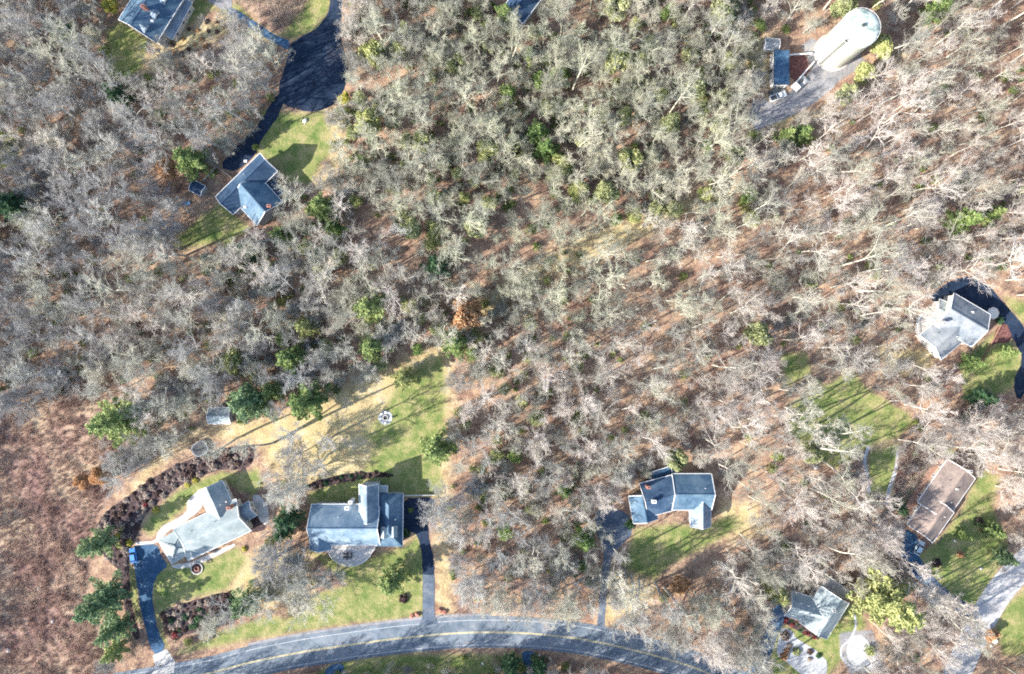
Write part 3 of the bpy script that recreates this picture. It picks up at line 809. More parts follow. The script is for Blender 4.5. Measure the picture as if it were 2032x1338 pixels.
# house with round deck
h = House('house', (700, 1040), 'house with navy rear roof slope, white front slope and half-round front deck', 'house', 'grey_siding')
h.block((609, 1050), (748, 1050), 12.4, 4.8, 9.6, 'roof_blue')
h.block((631, 1060), (631, 1096), 6.6, 4.4, 7.0, 'roof_blue', ext0=3)
h.block((727, 966), (728, 1040), 5.8, 6.4, 9.6, 'roof_mix')
h.block((771, 984), (770, 1090), 7.9, 4.6, 7.2, 'roof_slate', hip0=3.0, hip1=5)
h.block((747, 976), (768, 976), 3.2, 3.4, 4.4, 'roof_silver')
h.dormer((764, 1064), 5.4, (0, -1), 1.8, 3.0, 'roof_silver'); h.dormer((783, 1062), 5.0, (0, -1), 1.8, 3.0, 'roof_silver')
h.chimney((688, 1009), 5.5, 9.0, 'white', .6); h.chimney((695, 997), 4, 8.4, 'white', .5); h.skylight((704, 1040), 7.9, w=.25)
h.finish()
arc = [(652, 1084)] + [(696 + 46 * math.cos(R(a)), 1080 - 42 * math.sin(R(a))) for a in range(200, 341, 14)] + [(745, 1088), (746, 1078), (655, 1076)]
deck('round_deck', arc, 2.4, 'wood', 'half-round white-railed deck on the front of the house with navy rear roof', rail=True, rail_pts=list(range(0, len(arc) - 2)))
# house with lit lawn right of the drive
h = House('house', (1340, 990), 'dark slate roofed long house with small front gable behind a striped lawn', 'house', 'grey_siding')
h.block((1340, 982), (1419, 982), 11.0, 4.8, 8.6, 'roof_slate')
h.block((1281, 997), (1342, 981), 10.6, 3.8, 6.4, 'roof_navy', ext1=.5)
h.block((1274, 984), (1284, 1038), 7.6, 3.4, 5.6, 'roof_slate')
h.block((1395, 1004), (1395, 1050), 6.2, 4.2, 6.8, 'roof_mix', ext0=1)
h.chimney((1298, 996), 4.5, 7.6, 'white', .6); h.chimney((1287, 968), 3, 7.0, 'brick', .5)
h.finish()
deck('rear_deck', [(1280, 940), (1335, 922), (1342, 945), (1338, 962), (1292, 962)], 1.6, 'asphalt_blue', 'blue grey deck behind the long slate roofed house', rail=True)
# right edge house
h = House('house', (1905, 640), 'grey and white roofed house inside a curving driveway near the right edge', 'house', 'cream')
h.block((1887, 613), (1960, 656), 11.4, 4.8, 7.8, 'roof_grey')
h.block((1898, 655), (1857, 690), 10.0, 3.8, 6.4, 'roof_grey', ext0=2)
h.block((1862, 612), (1884, 622), 6.4, 3.4, 4.8, 'roof_silver')
h.chimney((1874, 642), 5, 8.5, 'white', .6)
h.skylight((1930, 620), 6.2, w=.4); h.skylight((1917, 640), 7.4, w=.3); h.skylight((1872, 680), 6.0, w=.3, mat='dark_metal')
h.finish()
arc = [(1842, 616)] + [(1855 + 40 * math.cos(R(a)) * .95, 650 - 42 * math.sin(R(a))) for a in range(140, 245, 12)] + [(1845, 690), (1875, 642), (1862, 620)]
deck('fan_deck', arc, 1.2, 'wood', 'pale fan-shaped deck at the left side of the right edge house', rail=True, rail_pts=list(range(1, 10)))
# brown house
h = House('house', (1865, 1000), 'long brown-tan roofed ranch house beside the striped lawn at lower right', 'house', 'tan_siding')
h.block((1918, 934), (1858, 1020), 10.4, 3.4, 5.8, 'roof_tan')
h.block((1878, 1004), (1836, 1064), 9.6, 3.6, 6.2, 'roof_tan')
h.chimney((1926, 936), 3, 7.0, 'concrete', .5); h.skylight((1899, 971), 5.6, w=.3)
h.finish()
deck('brown_deck', [(1826, 956), (1860, 906), (1882, 916), (1850, 975), (1812, 1025), (1796, 1006)], 1.0, 'wood_brown', 'brown deck crowded with furniture along the tan roofed ranch house')
# lower right house
h = House('house', (1622, 1210), 'house with white roof slopes and two skylights beside the pale gravel bed', 'house', 'cream')
h.block((1669, 1190), (1624, 1262), 10.0, 3.8, 7.6, 'roof_silver')
h.block((1572, 1205), (1640, 1226), 7.8, 3.4, 6.4, 'roof_silver')
h.skylight((1589, 1199), 5.2, w=.4); h.skylight((1604, 1204), 5.2, w=.4); h.chimney((1655, 1213), 4.5, 7.6, 'concrete', .45)
h.finish()
deck('wood_deck', [(1643, 1143), (1682, 1170), (1690, 1188), (1668, 1184), (1642, 1168), (1618, 1196), (1616, 1186), (1628, 1162)], 1.4, 'wood', 'pale weathered deck wrapping the back of the white roofed house by the gravel bed', rail=True)

# ------------------------------------------------------------------ small buildings
def shed(name, p0, p1, width, ze, zr, roof, label, wall='grey_siding', cat='shed'):
    s_ = House(name, ((p0[0] + p1[0]) / 2, (p0[1] + p1[1]) / 2), label, cat, wall)
    s_.block(p0, p1, width, ze, zr, roof, over=.2, windows=False)
    c = Vector(G3(*p0, 0)); e = Vector(G3(*p1, 0)); d = (e - c).normalized(); n = Vector((-d.y, d.x, 0))
    m = (c + e) / 2 - n * (width / 2 - .16)
    dd = MB(s_.org).box((m.x, m.y, 1.0), (.6, .04, .95), d).build('door', M['white'], s_.root)
    MB(s_.org).box((m.x, m.y, 1.0), (.05, .1, .05), d).build('handle', M['dark_metal'], dd)
    s_.finish()
shed('garden_shed', (410, 826), (453, 826), 5.0, 2.5, 3.9, 'roof_silver', 'small white and blue roofed garden shed left of the green pines')
shed('garden_shed', (377, 366), (400, 378), 3.4, 2.2, 3.2, 'roof_navy', 'small dark shed under trees left of the dark blue L-shaped house')
shed('equipment_shed', (1520, 84), (1548, 87), 3.4, 2.4, 3.2, 'roof_grey', 'small grey shed behind the flat blue building at the tank yard')

def flat_building():
    root = tag(empty('pump_building', (*G(1550, 134), 0)), 'narrow white walled building with flat blue roof beside the water tank', 'building')
    org = root.location
    zt = 3.8
    a, b, c, d = G(1537, 101, zt), G(1565, 101, zt), G(1565, 167, zt), G(1537, 167, zt)
    HOUSE_RECTS.append(((a[0] + b[0]) / 2, (a[1] + d[1]) / 2, 0, 1, abs(a[1] - d[1]) / 2, abs(a[0] - b[0]) / 2))
    MB(org).prism([a, b, c, d], 0, zt - .15).build('wall', M['white'], root)
    e = .2
    MB(org).prism([(a[0] - e, a[1] + e), (b[0] + e, b[1] + e), (c[0] + e, c[1] - e), (d[0] - e, d[1] - e)], zt - .15, zt + .05).build('roof', M['asphalt_blue'], root)
    t = MB(org)
    q = [(a[0] - e, a[1] + e), (b[0] + e, b[1] + e), (c[0] + e, c[1] - e), (d[0] - e, d[1] - e)]
    for i in range(4): t.bar((*q[i], zt + .08), (*q[(i + 1) % 4], zt + .08), .15, .12)
    t.build('parapet', M['dark_metal'], root)
    for k in range(3):
        MB(org).box((d[0] + 1.2 + k * 1.0, d[1] - .02, 1.7), (.35, .05, .5)).build('window', M['glass'], root)
    MB(org).box((a[0] - .02, (a[1] + d[1]) / 2, 1.0), (.05, .5, 1.0)).build('door', M['dark_metal'], root)
    for k in range(2):
        MB(org).box((c[0] + .7, c[1] + 1.2 + 3.0 * k, .5), (.45, .6, .5)).build('air_unit', M['white'], root)
flat_building()

def tank():
    bx, by = G(1653, 104)
    root = tag(empty('water_tank', (bx, by, 0)), 'huge white cylindrical water tank with dark ladder and mottled domed roof', 'water tank')
    r, hgt, n = 5.5, 16.5, 64
    HOUSE_RECTS.append((bx, by, 1, 0, r + 1, r + 1))
    MB().cyl((0, 0, 0), (0, 0, .3), r + .5, r + .5, n).build('base_ring', M['concrete'], root)
    # body with faint plate courses
    v = []; f = []
    zs = [0.3]
    for k in range(7): zs += [0.3 + (hgt - .3) * (k + .985) / 7, 0.3 + (hgt - .3) * (k + 1) / 7]
    for zi, z in enumerate(zs):
        for i in range(n):
            rr = r if (zi % 2 == 1 or zi == 0) else r + .025
            v.append((rr * math.cos(2 * math.pi * i / n), rr * math.sin(2 * math.pi * i / n), z))
    for k in range(len(zs) - 1):
        for i in range(n): f.append((k * n + i, k * n + (i + 1) % n, (k + 1) * n + (i + 1) % n, (k + 1) * n + i))
    mb = MB(); mb.add(v, f); mb.build('shell', M['tank'], root, smooth=True)
    v = []; f = []; m = 8
    for k in range(m):
        t = k / m; rr = (r + .15) * math.cos(t * math.pi / 2); zz = hgt + 1.9 * math.sin(t * math.pi / 2)
        for i in range(n): v.append((rr * math.cos(2 * math.pi * i / n), rr * math.sin(2 * math.pi * i / n), zz))
    v.append((0, 0, hgt + 1.9))
    for k in range(m - 1):
        for i in range(n): f.append((k * n + i, k * n + (i + 1) % n, (k + 1) * n + (i + 1) % n, (k + 1) * n + i))
    for i in range(n): f.append(((m - 1) * n + i, (m - 1) * n + (i + 1) % n, m * n))
    mb = MB(); mb.add(v, f); ro = mb.build('roof', M['tank_top'], root, smooth=True)
    MB().cyl((0, 0, hgt + 1.85), (0, 0, hgt + 2.5), .5, .5, 12).build('vent', M['dark_metal'], ro)
    a = R(222); d = Vector((math.cos(a), math.sin(a), 0)); s_ = Vector((-d.y, d.x, 0))
    lb = MB(); p = d * (r + .25)
    for sg in (-1, 1): lb.bar(p + s_ * .25 * sg, p + s_ * .25 * sg + Vector((0, 0, hgt)), .1)
    for k in range(32): lb.bar(p - s_ * .25 + Vector((0, 0, .6 + k * .5)), p + s_ * .25 + Vector((0, 0, .6 + k * .5)), .07)
    lb.build('ladder', M['dark_metal'], root)
    MB().box(d * (r - .4) + Vector((0, 0, hgt + .55)), (.7, .5, .3), d).build('hatch', M['dark_metal'], root)
    q = MB()
    for i in range(24):
        t0, t1 = 2 * math.pi * i / 24, 2 * math.pi * (i + 1) / 24
        q.bar((r * math.cos(t0), r * math.sin(t0), hgt + 1), (r * math.cos(t1), r * math.sin(t1), hgt + 1), .06)
        q.bar((r * math.cos(t0), r * math.sin(t0), hgt), (r * math.cos(t0), r * math.sin(t0), hgt + 1), .05)
    q.build('railing', M['white'], root)
tank()

def pipe(name, a, b, w, z, mat, label, cat):
    p, q = G3(*a, z), G3(*b, z); c = (p + q) / 2; c.z = 0
    root = tag(empty(name, c), label, cat)
    MB(c).bar(p, q, w).build('beam', M[mat], root)
    n = max(2, int((q - p).length / 3))
    for i in range(n + 1):
        s_ = p.lerp(q, i / n)
        MB(c).box((s_.x, s_.y, z / 2), (.06, .06, z / 2)).build('post', M[mat], root)
pipe('pipe_run', (1572, 172), (1616, 122), .35, 1.2, 'white', 'long raised white pipe from the yard equipment to the water tank', 'pipe')
pipe('pipe_run', (1566, 109), (1612, 106), .35, 1.2, 'white', 'short raised white pipe from the flat blue building to the water tank', 'pipe')

def fence(name, a, b, label, mat='white', hgt=1.5):
    p, q = G3(*a, hgt), G3(*b, hgt); c = (p + q) / 2; c.z = 0
    root = tag(empty(name, c), label, 'fence')
    d = (q - p).normalized()
    mb = MB(c); mid = (p + q) / 2; mid.z = hgt / 2
    mb.box(mid, ((q - p).length / 2, .04, hgt / 2 - .08), d)
    mb.build('board_panel', M[mat], root)
    n = max(2, int((q - p).length / 2.4))
    for i in range(n + 1):
        s_ = p.lerp(q, i / n)
        MB(c).box((s_.x, s_.y, hgt / 2 + .04), (.08, .08, hgt / 2 + .04), d).build('post', M[mat], root)
fence('fence', (796, 985), (862, 983), 'straight white fence along the top of the asphalt drive beside the round-decked house', hgt=1.4)
fence('fence', (428, 330), (457, 351), 'short pale fence between the dark L-shaped house and its driveway', 'cream')
fence('fence', (1331, 920), (1336, 950), 'short white screen fence rising behind the long slate roofed house', 'white', 2.2)
fence('fence', (402, 357), (427, 331), 'thin pale fence running past the green shrub toward the dark shed', 'cream', 1.0)
fence('retaining_wall', (1988, 646), (1948, 722), 'dark diagonal retaining wall between red mulch bed and lawn', 'wood_brown', .8)

def equipment_pad():
    c = G3(1586, 167, 0); ang = R(42)
    root = tag(empty('generator_trailer', c, ang), 'pale rectangular equipment trailer on the gravel beside the tank yard pipe', 'generator')
    MB().box((0, 0, .35), (2.7, 1.35, .12)).build('bed', M['stone_pale'], root)
    MB().box((-1.8, 0, 1.0), (.7, 1.1, .55)).build('cabinet', M['white'], root)
    MB().box((.6, .3, .8), (.6, .4, .35)).build('engine', M['dark_metal'], root)
    MB().box((1.6, -.3, .75), (.45, .5, .3)).build('engine', M['grey_siding'], root)
    for x in (-1, 1):
        for y in (-1, 1): MB().cyl((x * .8, y * 1.3, .32), (x * .8, y * 1.5, .32), .32, .32, 14).build('wheel', M['rubber'], root)
    MB().bar((2.7, 0, .35), (3.9, 0, .35), .12).build('tow_bar', M['dark_metal'], root)
equipment_pad()

# ------------------------------------------------------------------ vehicles
def paint(name, c):
    m, nt, b = new_mat(name); b.inputs['Base Color'].default_value = (*c, 1); b.inputs['Roughness'].default_value = .25
    b.inputs['Coat Weight'].default_value = .6
    return m
def car(name, px, ang, col, label, pickup=False):
    root = tag(empty(name, G3(*px, 0) + Vector((0, 0, .065)), ang), label, 'pickup truck' if pickup else 'car')
    Lh, Wh = (2.7, .98) if pickup else (2.3, .9)
    prof = [(-Lh, .45), (-Lh, .85), (-Lh + .1, 1.0), (-Lh + .5, 1.05), (Lh - 1.2, 1.02), (Lh - .3, .88), (Lh, .7), (Lh, .4), (Lh - .2, .28), (-Lh + .2, .28)]
    v = []; n = len(prof); f = []
    for y, k in ((-Wh, .97), (-Wh * .93, 1), (Wh * .93, 1), (Wh, .97)):
        for (x, z) in prof:
            v.append((x * k, y, .28 + (z - .28) * (0.93 if abs(y) == Wh else 1)))
    for j in range(3):
        for i in range(n): f.append((j * n + i, j * n + (i + 1) % n, (j + 1) * n + (i + 1) % n, (j + 1) * n + i))
    f += [tuple(range(n)), tuple(range(4 * n - 1, 3 * n - 1, -1))]
    mb = MB(); mb.add(v, f); mb.build('body', paint(name + '_paint', col), root)
    x0, x1, x2, x3 = ((-.3, .0, 1.0, 1.55) if pickup else (-1.9, -1.35, .45, 1.15))
    cab = []
    for sg in (-1, 1):
        cab += [(x0, sg * Wh * .88, 1.0), (x1, sg * Wh * .74, 1.5), (x2, sg * Wh * .74, 1.5), (x3, sg * Wh * .88, 1.0)]
    MB().add(cab, [(0, 1, 2, 3), (7, 6, 5, 4), (0, 4, 5, 1), (1, 5, 6, 2), (2, 6, 7, 3), (0, 3, 7, 4)]).build('windows', M['glass'], root)
    MB().box(((x1 + x2) / 2, 0, 1.52), ((x2 - x1) / 2, Wh * .76, .03)).build('roof', paint(name + '_roof', col), root)
    if pickup:
        MB().box((-1.55, 0, 1.06), (.95, .72, .012)).build('truck_bed', M['dark_metal'], root)
    for sx in (-1, 1):
        for sy in (-1, 1):
            w = MB().cyl((sx * Lh * .63, sy * (Wh - .18), .33), (sx * Lh * .63, sy * (Wh + .02), .33), .33, .33, 16).build('wheel', M['rubber'], root)
            MB().cyl((sx * Lh * .63, sy * (Wh + .02), .33), (sx * Lh * .63, sy * (Wh + .035), .33), .19, .19, 12).build('rim', M['chrome'], w)
    for sy in (-1, 1):
        MB().box((Lh - .02, sy * Wh * .7, .68), (.05, .16, .08)).build('headlight', M['white'], root)
        MB().box((-Lh + .02, sy * Wh * .75, .75), (.05, .12, .09)).build('tail_light', L_['red'], root)
car('parked_car', (267, 1101), R(100), (.05, .2, .55), 'bright blue car parked at the top of the curved blue driveway')
car('parked_car', (1821, 1086), R(62), (.45, .56, .62), 'pale blue-grey car parked on the drive below the tan roofed ranch house')
car('pickup_truck', (1542, 193), R(22), (.72, .75, .75), 'white pickup truck parked on dirt beside the water tank yard', True)
car('parked_car', (1538, 182), R(25), (.05, .06, .07), 'black car parked just above the white pickup truck')

# ------------------------------------------------------------------ garden things
def lathe(mb, prof, n=24):
    b = len(mb.v); m = len(prof)
    vs = [(r * math.cos(2 * math.pi * i / n), r * math.sin(2 * math.pi * i / n), z) for (r, z) in prof for i in range(n)]
    fs = [(k * n + i, k * n + (i + 1) % n, (k + 1) * n + (i + 1) % n, (k + 1) * n + i) for k in range(m - 1) for i in range(n)]
    mb.add(vs, fs); return mb
def trampoline():
    root = tag(empty('trampoline', G3(399, 890, 0), R(30)), 'dark rounded trampoline on dry grass above the long garden bed', 'trampoline')
    n = 28
    def ring(a, b): return [(a * abs(math.cos(t)) ** .7 * (1 if math.cos(t) >= 0 else -1), b * abs(math.sin(t)) ** .7 * (1 if math.sin(t) >= 0 else -1)) for t in [2 * math.pi * i / n for i in range(n)]]
    MB().prism(ring(2.2, 1.9), .86, .9).build('mat', M['dark_metal'], root)
    o, q = ring(2.55, 2.25), ring(2.15, 1.85)
    v = [(*p, .95) for p in o] + [(*p, .95) for p in q] + [(*p, .88) for p in o] + [(*p, .88) for p in q]
    f = []
    for i in range(n):
        j = (i + 1) % n
        f += [(i, j, n + j, n + i), (2 * n + i, 3 * n + i, 3 * n + j, 2 * n + j), (i, 2 * n + i, 2 * n + j, j), (n + i, n + j, 3 * n + j, 3 * n + i)]
    MB().add(v, f).build('frame_pad', M['roof_grey'], root)
    for i in range(0, n, 5):
        MB().bar((*o[i], 0), (*o[i], .9), .06).build('leg', M['chrome'], root)
        MB().bar((*o[i], .9), (*o[i], 2.6), .05).build('net_pole', M['dark_metal'], root)
trampoline()

def fire_pit():
    root = tag(empty('fire_pit', G3(765, 829, 0)), 'round stone fire pit on a small pale circular patio in the grass', 'fire pit')
    MB().cyl((0, 0, -.02), (0, 0, .06), 2.2, 2.2, 28).build('paving', M['stone_pale'], root)
    r = MB()
    for i in range(14):
        t = 2 * math.pi * i / 14
        r.box((.75 * math.cos(t), .75 * math.sin(t), .25), (.12, .17, .2), (math.cos(t), math.sin(t), 0))
    r.build('stone_ring', M['rock'], root)
    MB().cyl((0, 0, .06), (0, 0, .15), .6, .6, 14).build('ash', M['dark_metal'], root)
    names = ['left of the fire pit', 'above the fire pit', 'right of the fire pit', 'below the fire pit', 'at the upper left of the fire pit']
    for k, a in enumerate((180, 90, 0, 270, 135)):
        t = R(a); c = G3(765, 829, 0) + Vector((math.cos(t) * 1.75, math.sin(t) * 1.75, .06))
        ch = tag(empty('garden_chair', c, t), 'white garden chair standing ' + names[k], 'chair', 'garden chairs round the fire pit')
        MB().box((0, 0, .42), (.3, .3, .04)).build('seat', M['white'], ch)
        MB().box((.3, 0, .75), (.04, .3, .35)).build('backrest', M['white'], ch)
        for x in (-1, 1):
            for y in (-1, 1): MB().box((x * .26, y * .26, .2), (.03, .03, .2)).build('leg', M['white'], ch)
fire_pit()

def stone_ring(px, label):
    root = tag(empty('round_planter', G3(*px, 0)), label, 'planter')
    lathe(MB(), [(1.9, 0), (1.9, .35), (1.6, .35), (1.6, .1)]).build('stone_edge', M['rock'], root)
    MB().cyl((0, 0, 0), (0, 0, .18), 1.6, 1.6, 20).build('soil', M['mulch'], root)
    lathe(MB(), [(.8, .18), (.8, .5), (.55, .5), (.55, .2)], 16).build('inner_ring', M['brick'], root)
stone_ring((391, 1128), 'round stone-edged planter ring on the lawn below the silver roofed house')

def mailbox(px, ang, label, col='white'):
    root = tag(empty('mailbox', G3(*px, 0), ang), label, 'mailbox', 'roadside mailboxes')
    MB().box((0, 0, .6), (.06, .06, .6)).build('post', M['wood_brown'], root)
    mb = MB(); pts = []
    n = 8
    for x in (-.32, .32):
        pts += [(x, -.15, 1.15), (x, .15, 1.15)] + [(x, .15 * math.cos(math.pi * i / n), 1.33 + .13 * math.sin(math.pi * i / n)) for i in range(n + 1)]
    k = n + 3
    f = [tuple([0, 1] + list(range(2, k))), tuple(reversed([k, k + 1] + list(range(k + 2, 2 * k))))]
    lp = [0, 1] + list(range(2, k))
    f += [(lp[i], lp[(i + 1) % k], lp[(i + 1) % k] + k, lp[i] + k) for i in range(k)]
    mb.add(pts, f); b = mb.build('box', M[col], root)
    MB().box((.2, .17, 1.42), (.08, .01, .1)).build('flag', L_['red'], b)
mailbox((345, 1312), R(75), 'white mailbox on its post right of the concrete driveway apron')
mailbox((1070, 1296), R(80), 'pale mailbox at the road edge beside the drive below the bend')
mailbox((866, 1226), R(80), 'dark mailbox at the foot of the straight grey drive', 'dark_metal')
mailbox((322, 1318), R(75), 'dark mailbox on the concrete apron left of the white one', 'dark_metal')

def rock(px, r, label, seed, mat='rock', group=None, flat=.6):
    rr = random.Random(seed)
    bm = bmesh.new(); bmesh.ops.create_icosphere(bm, subdivisions=2, radius=r)
    for v in bm.verts:
        k = 1 + rr.uniform(-.22, .22); v.co = Vector((v.co.x * k, v.co.y * k * .8, v.co.z * k * flat + r * flat * .6))
    me = bpy.data.meshes.new('boulder'); bm.to_mesh(me); bm.free()
    o = link('boulder', me, M[mat], loc=G3(*px, 0)); o.rotation_euler = (0, 0, rr.uniform(0, 6))
    tag(o, label, 'boulder', group)
rock((605, 241), .8, 'pale boulder alone on the lawn below the round road end', 1, 'white')
rock((995, 1104), 1.4, 'large pale boulder showing through the bare trees above the road bend', 2, 'white')
rock((1618, 928), .7, 'small white boulder in the thin woods left of the striped lawn', 3, 'white')
rock((1682, 741), .9, 'dark-topped boulder at the upper tip of the striped back lawn', 4)
rock((65, 861), .5, 'pale boulder in the upper brown bramble field', 5, 'rock')
rock((78, 1168), .6, 'pale boulder in the middle of the brown bramble field', 6)
rock((105, 1232), .65, 'pale boulder in the lower brown bramble field', 7)
rock((18, 1290), .8, 'boulder near the bottom left corner', 8)
rock((958, 1317), .4, 'small white stone on the shaded verge below the road bend', 9, 'white')
rock((1946, 1128), .5, 'pale stone on the shaded striped lawn beside the side road', 10)
rock((1894, 1072), .5, 'white stone on the lawn right of the tan roofed house', 11, 'white')
rock((1956, 1264), .9, 'white boulder beside the orange shrubs at the side road', 12, 'white')
rock((1974, 1272), .8, 'smaller white boulder right of the orange shrubs at the side road', 13, 'white')
rock((1966, 1281), .5, 'dark low boulder below the orange shrubs at the side road', 15)
for k, (p, t) in enumerate((((818, 1222), 'reddish boulder left of the foot of the straight grey drive'), ((829, 1219), 'reddish boulder nearest the left edge of the straight grey drive'), ((873, 1211), 'pinkish boulder right of the foot of the straight grey drive'),
                            ((882, 1214), 'reddish boulder farther right of the foot of the straight grey drive'))):
    rock(p, .9, t, 20 + k, 'brick')

def drum_table():
    # grill and table set on the round deck
    z = 2.4
    c = G3(691, 1102, z)
    root = tag(empty('deck_table', c), 'dark oblong table on the half-round front deck', 'table')
    MB().box((0, 0, .74), (.5, 1.1, .04)).build('table_top', M['dark_metal'], root)
    for x in (-1, 1):
        for y in (-1, 1): MB().box((x * .4, y * 1.0, .35), (.04, .04, .35)).build('leg', M['dark_metal'], root)
    spots = [(-1.0, .5, 0, 'upper left'), (-1.0, -.5, 0, 'lower left'), (1.0, .5, math.pi, 'upper right'), (1.0, -.5, math.pi, 'lower right')]
    for x, y, a, nm in spots:
        ch = tag(empty('deck_chair', c + Vector((x, y, 0)), a), 'dark chair at the %s side of the table on the half-round deck' % nm, 'chair', 'chairs on the round deck')
        MB().box((0, 0, .42), (.28, .28, .03)).build('seat', M['dark_metal'], ch)
        MB().box((-.28, 0, .75), (.03, .28, .32)).build('backrest', M['dark_metal'], ch)
        for i in (-1, 1):
            for j in (-1, 1): MB().box((i * .24, j * .24, .2), (.025, .025, .2)).build('leg', M['dark_metal'], ch)
drum_table()
def patio_set(px, z, label, mat):
    c = G3(*px, z); root = tag(empty('patio_table', c), label, 'table')
    MB().cyl((0, 0, .7), (0, 0, .76), .6, .6, 20).build('table_top', M[mat], root)
    MB().cyl((0, 0, 0), (0, 0, .7), .06, .06, 8).build('leg', M['dark_metal'], root)
patio_set((1849, 950), 1.0, 'upper round table on the brown deck of the ranch house', 'dark_metal')
patio_set((1838, 966), 1.0, 'middle round table on the brown deck of the ranch house', 'brick')
patio_set((1822, 990), 1.0, 'lower round table on the brown deck of the ranch house', 'concrete')
patio_set((1652, 1163), 1.4, 'round table on the pale weathered deck of the white roofed house', 'concrete')
def umbrella(px, label):
    c = G3(*px, 0); root = tag(empty('patio_umbrella', c), label, 'umbrella')
    MB().cyl((0, 0, 0), (0, 0, 2.6), .04, .04, 8).build('pole', M['chrome'], root)
    lathe(MB(), [(1.9, 2.2), (1.0, 2.55), (.05, 2.8)], 8).build('canopy', M['cream'], root)
umbrella((1961, 622), 'cream patio umbrella at the right end of the grey and white roofed house')
def lounger(px, label):
    c = G3(*px, 0); root = tag(empty('garden_tarp', c, .4), label, 'wheelbarrow')
    MB().add([(-1, -.6, .5), (1, -.6, .5), (1, .6, .5), (-1, .6, .5), (-.7, -.4, .2), (.7, -.4, .2), (.7, .4, .2), (-.7, .4, .2)],
             [(4, 5, 6, 7), (0, 1, 5, 4), (1, 2, 6, 5), (2, 3, 7, 6), (3, 0, 4, 7)]).build('tub', paint('blue_tub', (.15, .3, .5)), root)
    MB().cyl((1.1, -.06, .2), (1.1, .06, .2), .2, .2, 12).build('wheel', M['rubber'], root)
    for s_ in (-1, 1): MB().bar((-.8, .35 * s_, .45), (-1.7, .4 * s_, .6), .06).build('handle', M['wood_brown'], root)
root_ = lounger((372, 405), 'small blue wheelbarrow on the lawn edge below the dark shed')
bpy.data.objects['garden_tarp'].name = 'wheelbarrow'
def trailer(px, ang, label):
    c = G3(*px, 0); root = tag(empty('cargo_trailer', c, ang), label, 'trailer')
    MB().box((0, 0, .9), (1.9, .8, .55)).build('box', M['white'], root)
    MB().box((0, 0, 1.48), (1.95, .85, .03)).build('roof', M['white'], root)
    for s_ in (-1, 1): MB().cyl((0, .8 * s_, .3), (0, .95 * s_, .3), .3, .3, 12).build('wheel', M['rubber'], root)
    MB().bar((1.9, 0, .4), (2.9, 0, .4), .1).build('tow_bar', M['dark_metal'], root)
trailer((1449, 69), R(-15), 'small white trailer parked in the trees left of the tank yard')

# ------------------------------------------------------------------ vegetation prototypes
def tubes(segs, sides):
    """segs (N,8): p0 p1 r0 r1 -> verts, quads"""
    A = np.asarray(segs, dtype=np.float64)
    p0, p1, r0, r1 = A[:, :3], A[:, 3:6], A[:, 6], A[:, 7]
    d = p1 - p0; d /= (np.linalg.norm(d, axis=1, keepdims=True) + 1e-9)
    up = np.where(np.abs(d[:, 2:3]) < .9, np.array([[0, 0, 1.0]]), np.array([[1.0, 0, 0]]))
    a = np.cross(d, up); a /= np.linalg.norm(a, axis=1, keepdims=True); b = np.cross(a, d)
    n = len(A); th = np.arange(sides) * 2 * np.pi / sides
    c, s_ = np.cos(th), np.sin(th)
    ring = a[:, None, :] * c[None, :, None] + b[:, None, :] * s_[None, :, None]
    V = np.stack([p0[:, None, :] + ring * r0[:, None, None], p1[:, None, :] + ring * r1[:, None, None]], 1).reshape(-1, 3)
    base = np.arange(n)[:, None] * 2 * sides; i = np.arange(sides)[None, :]; j = (i + 1) % sides
    F = np.stack([base + i, base + j, base + sides + j, base + sides + i], -1).reshape(-1, 4)
    return V, F

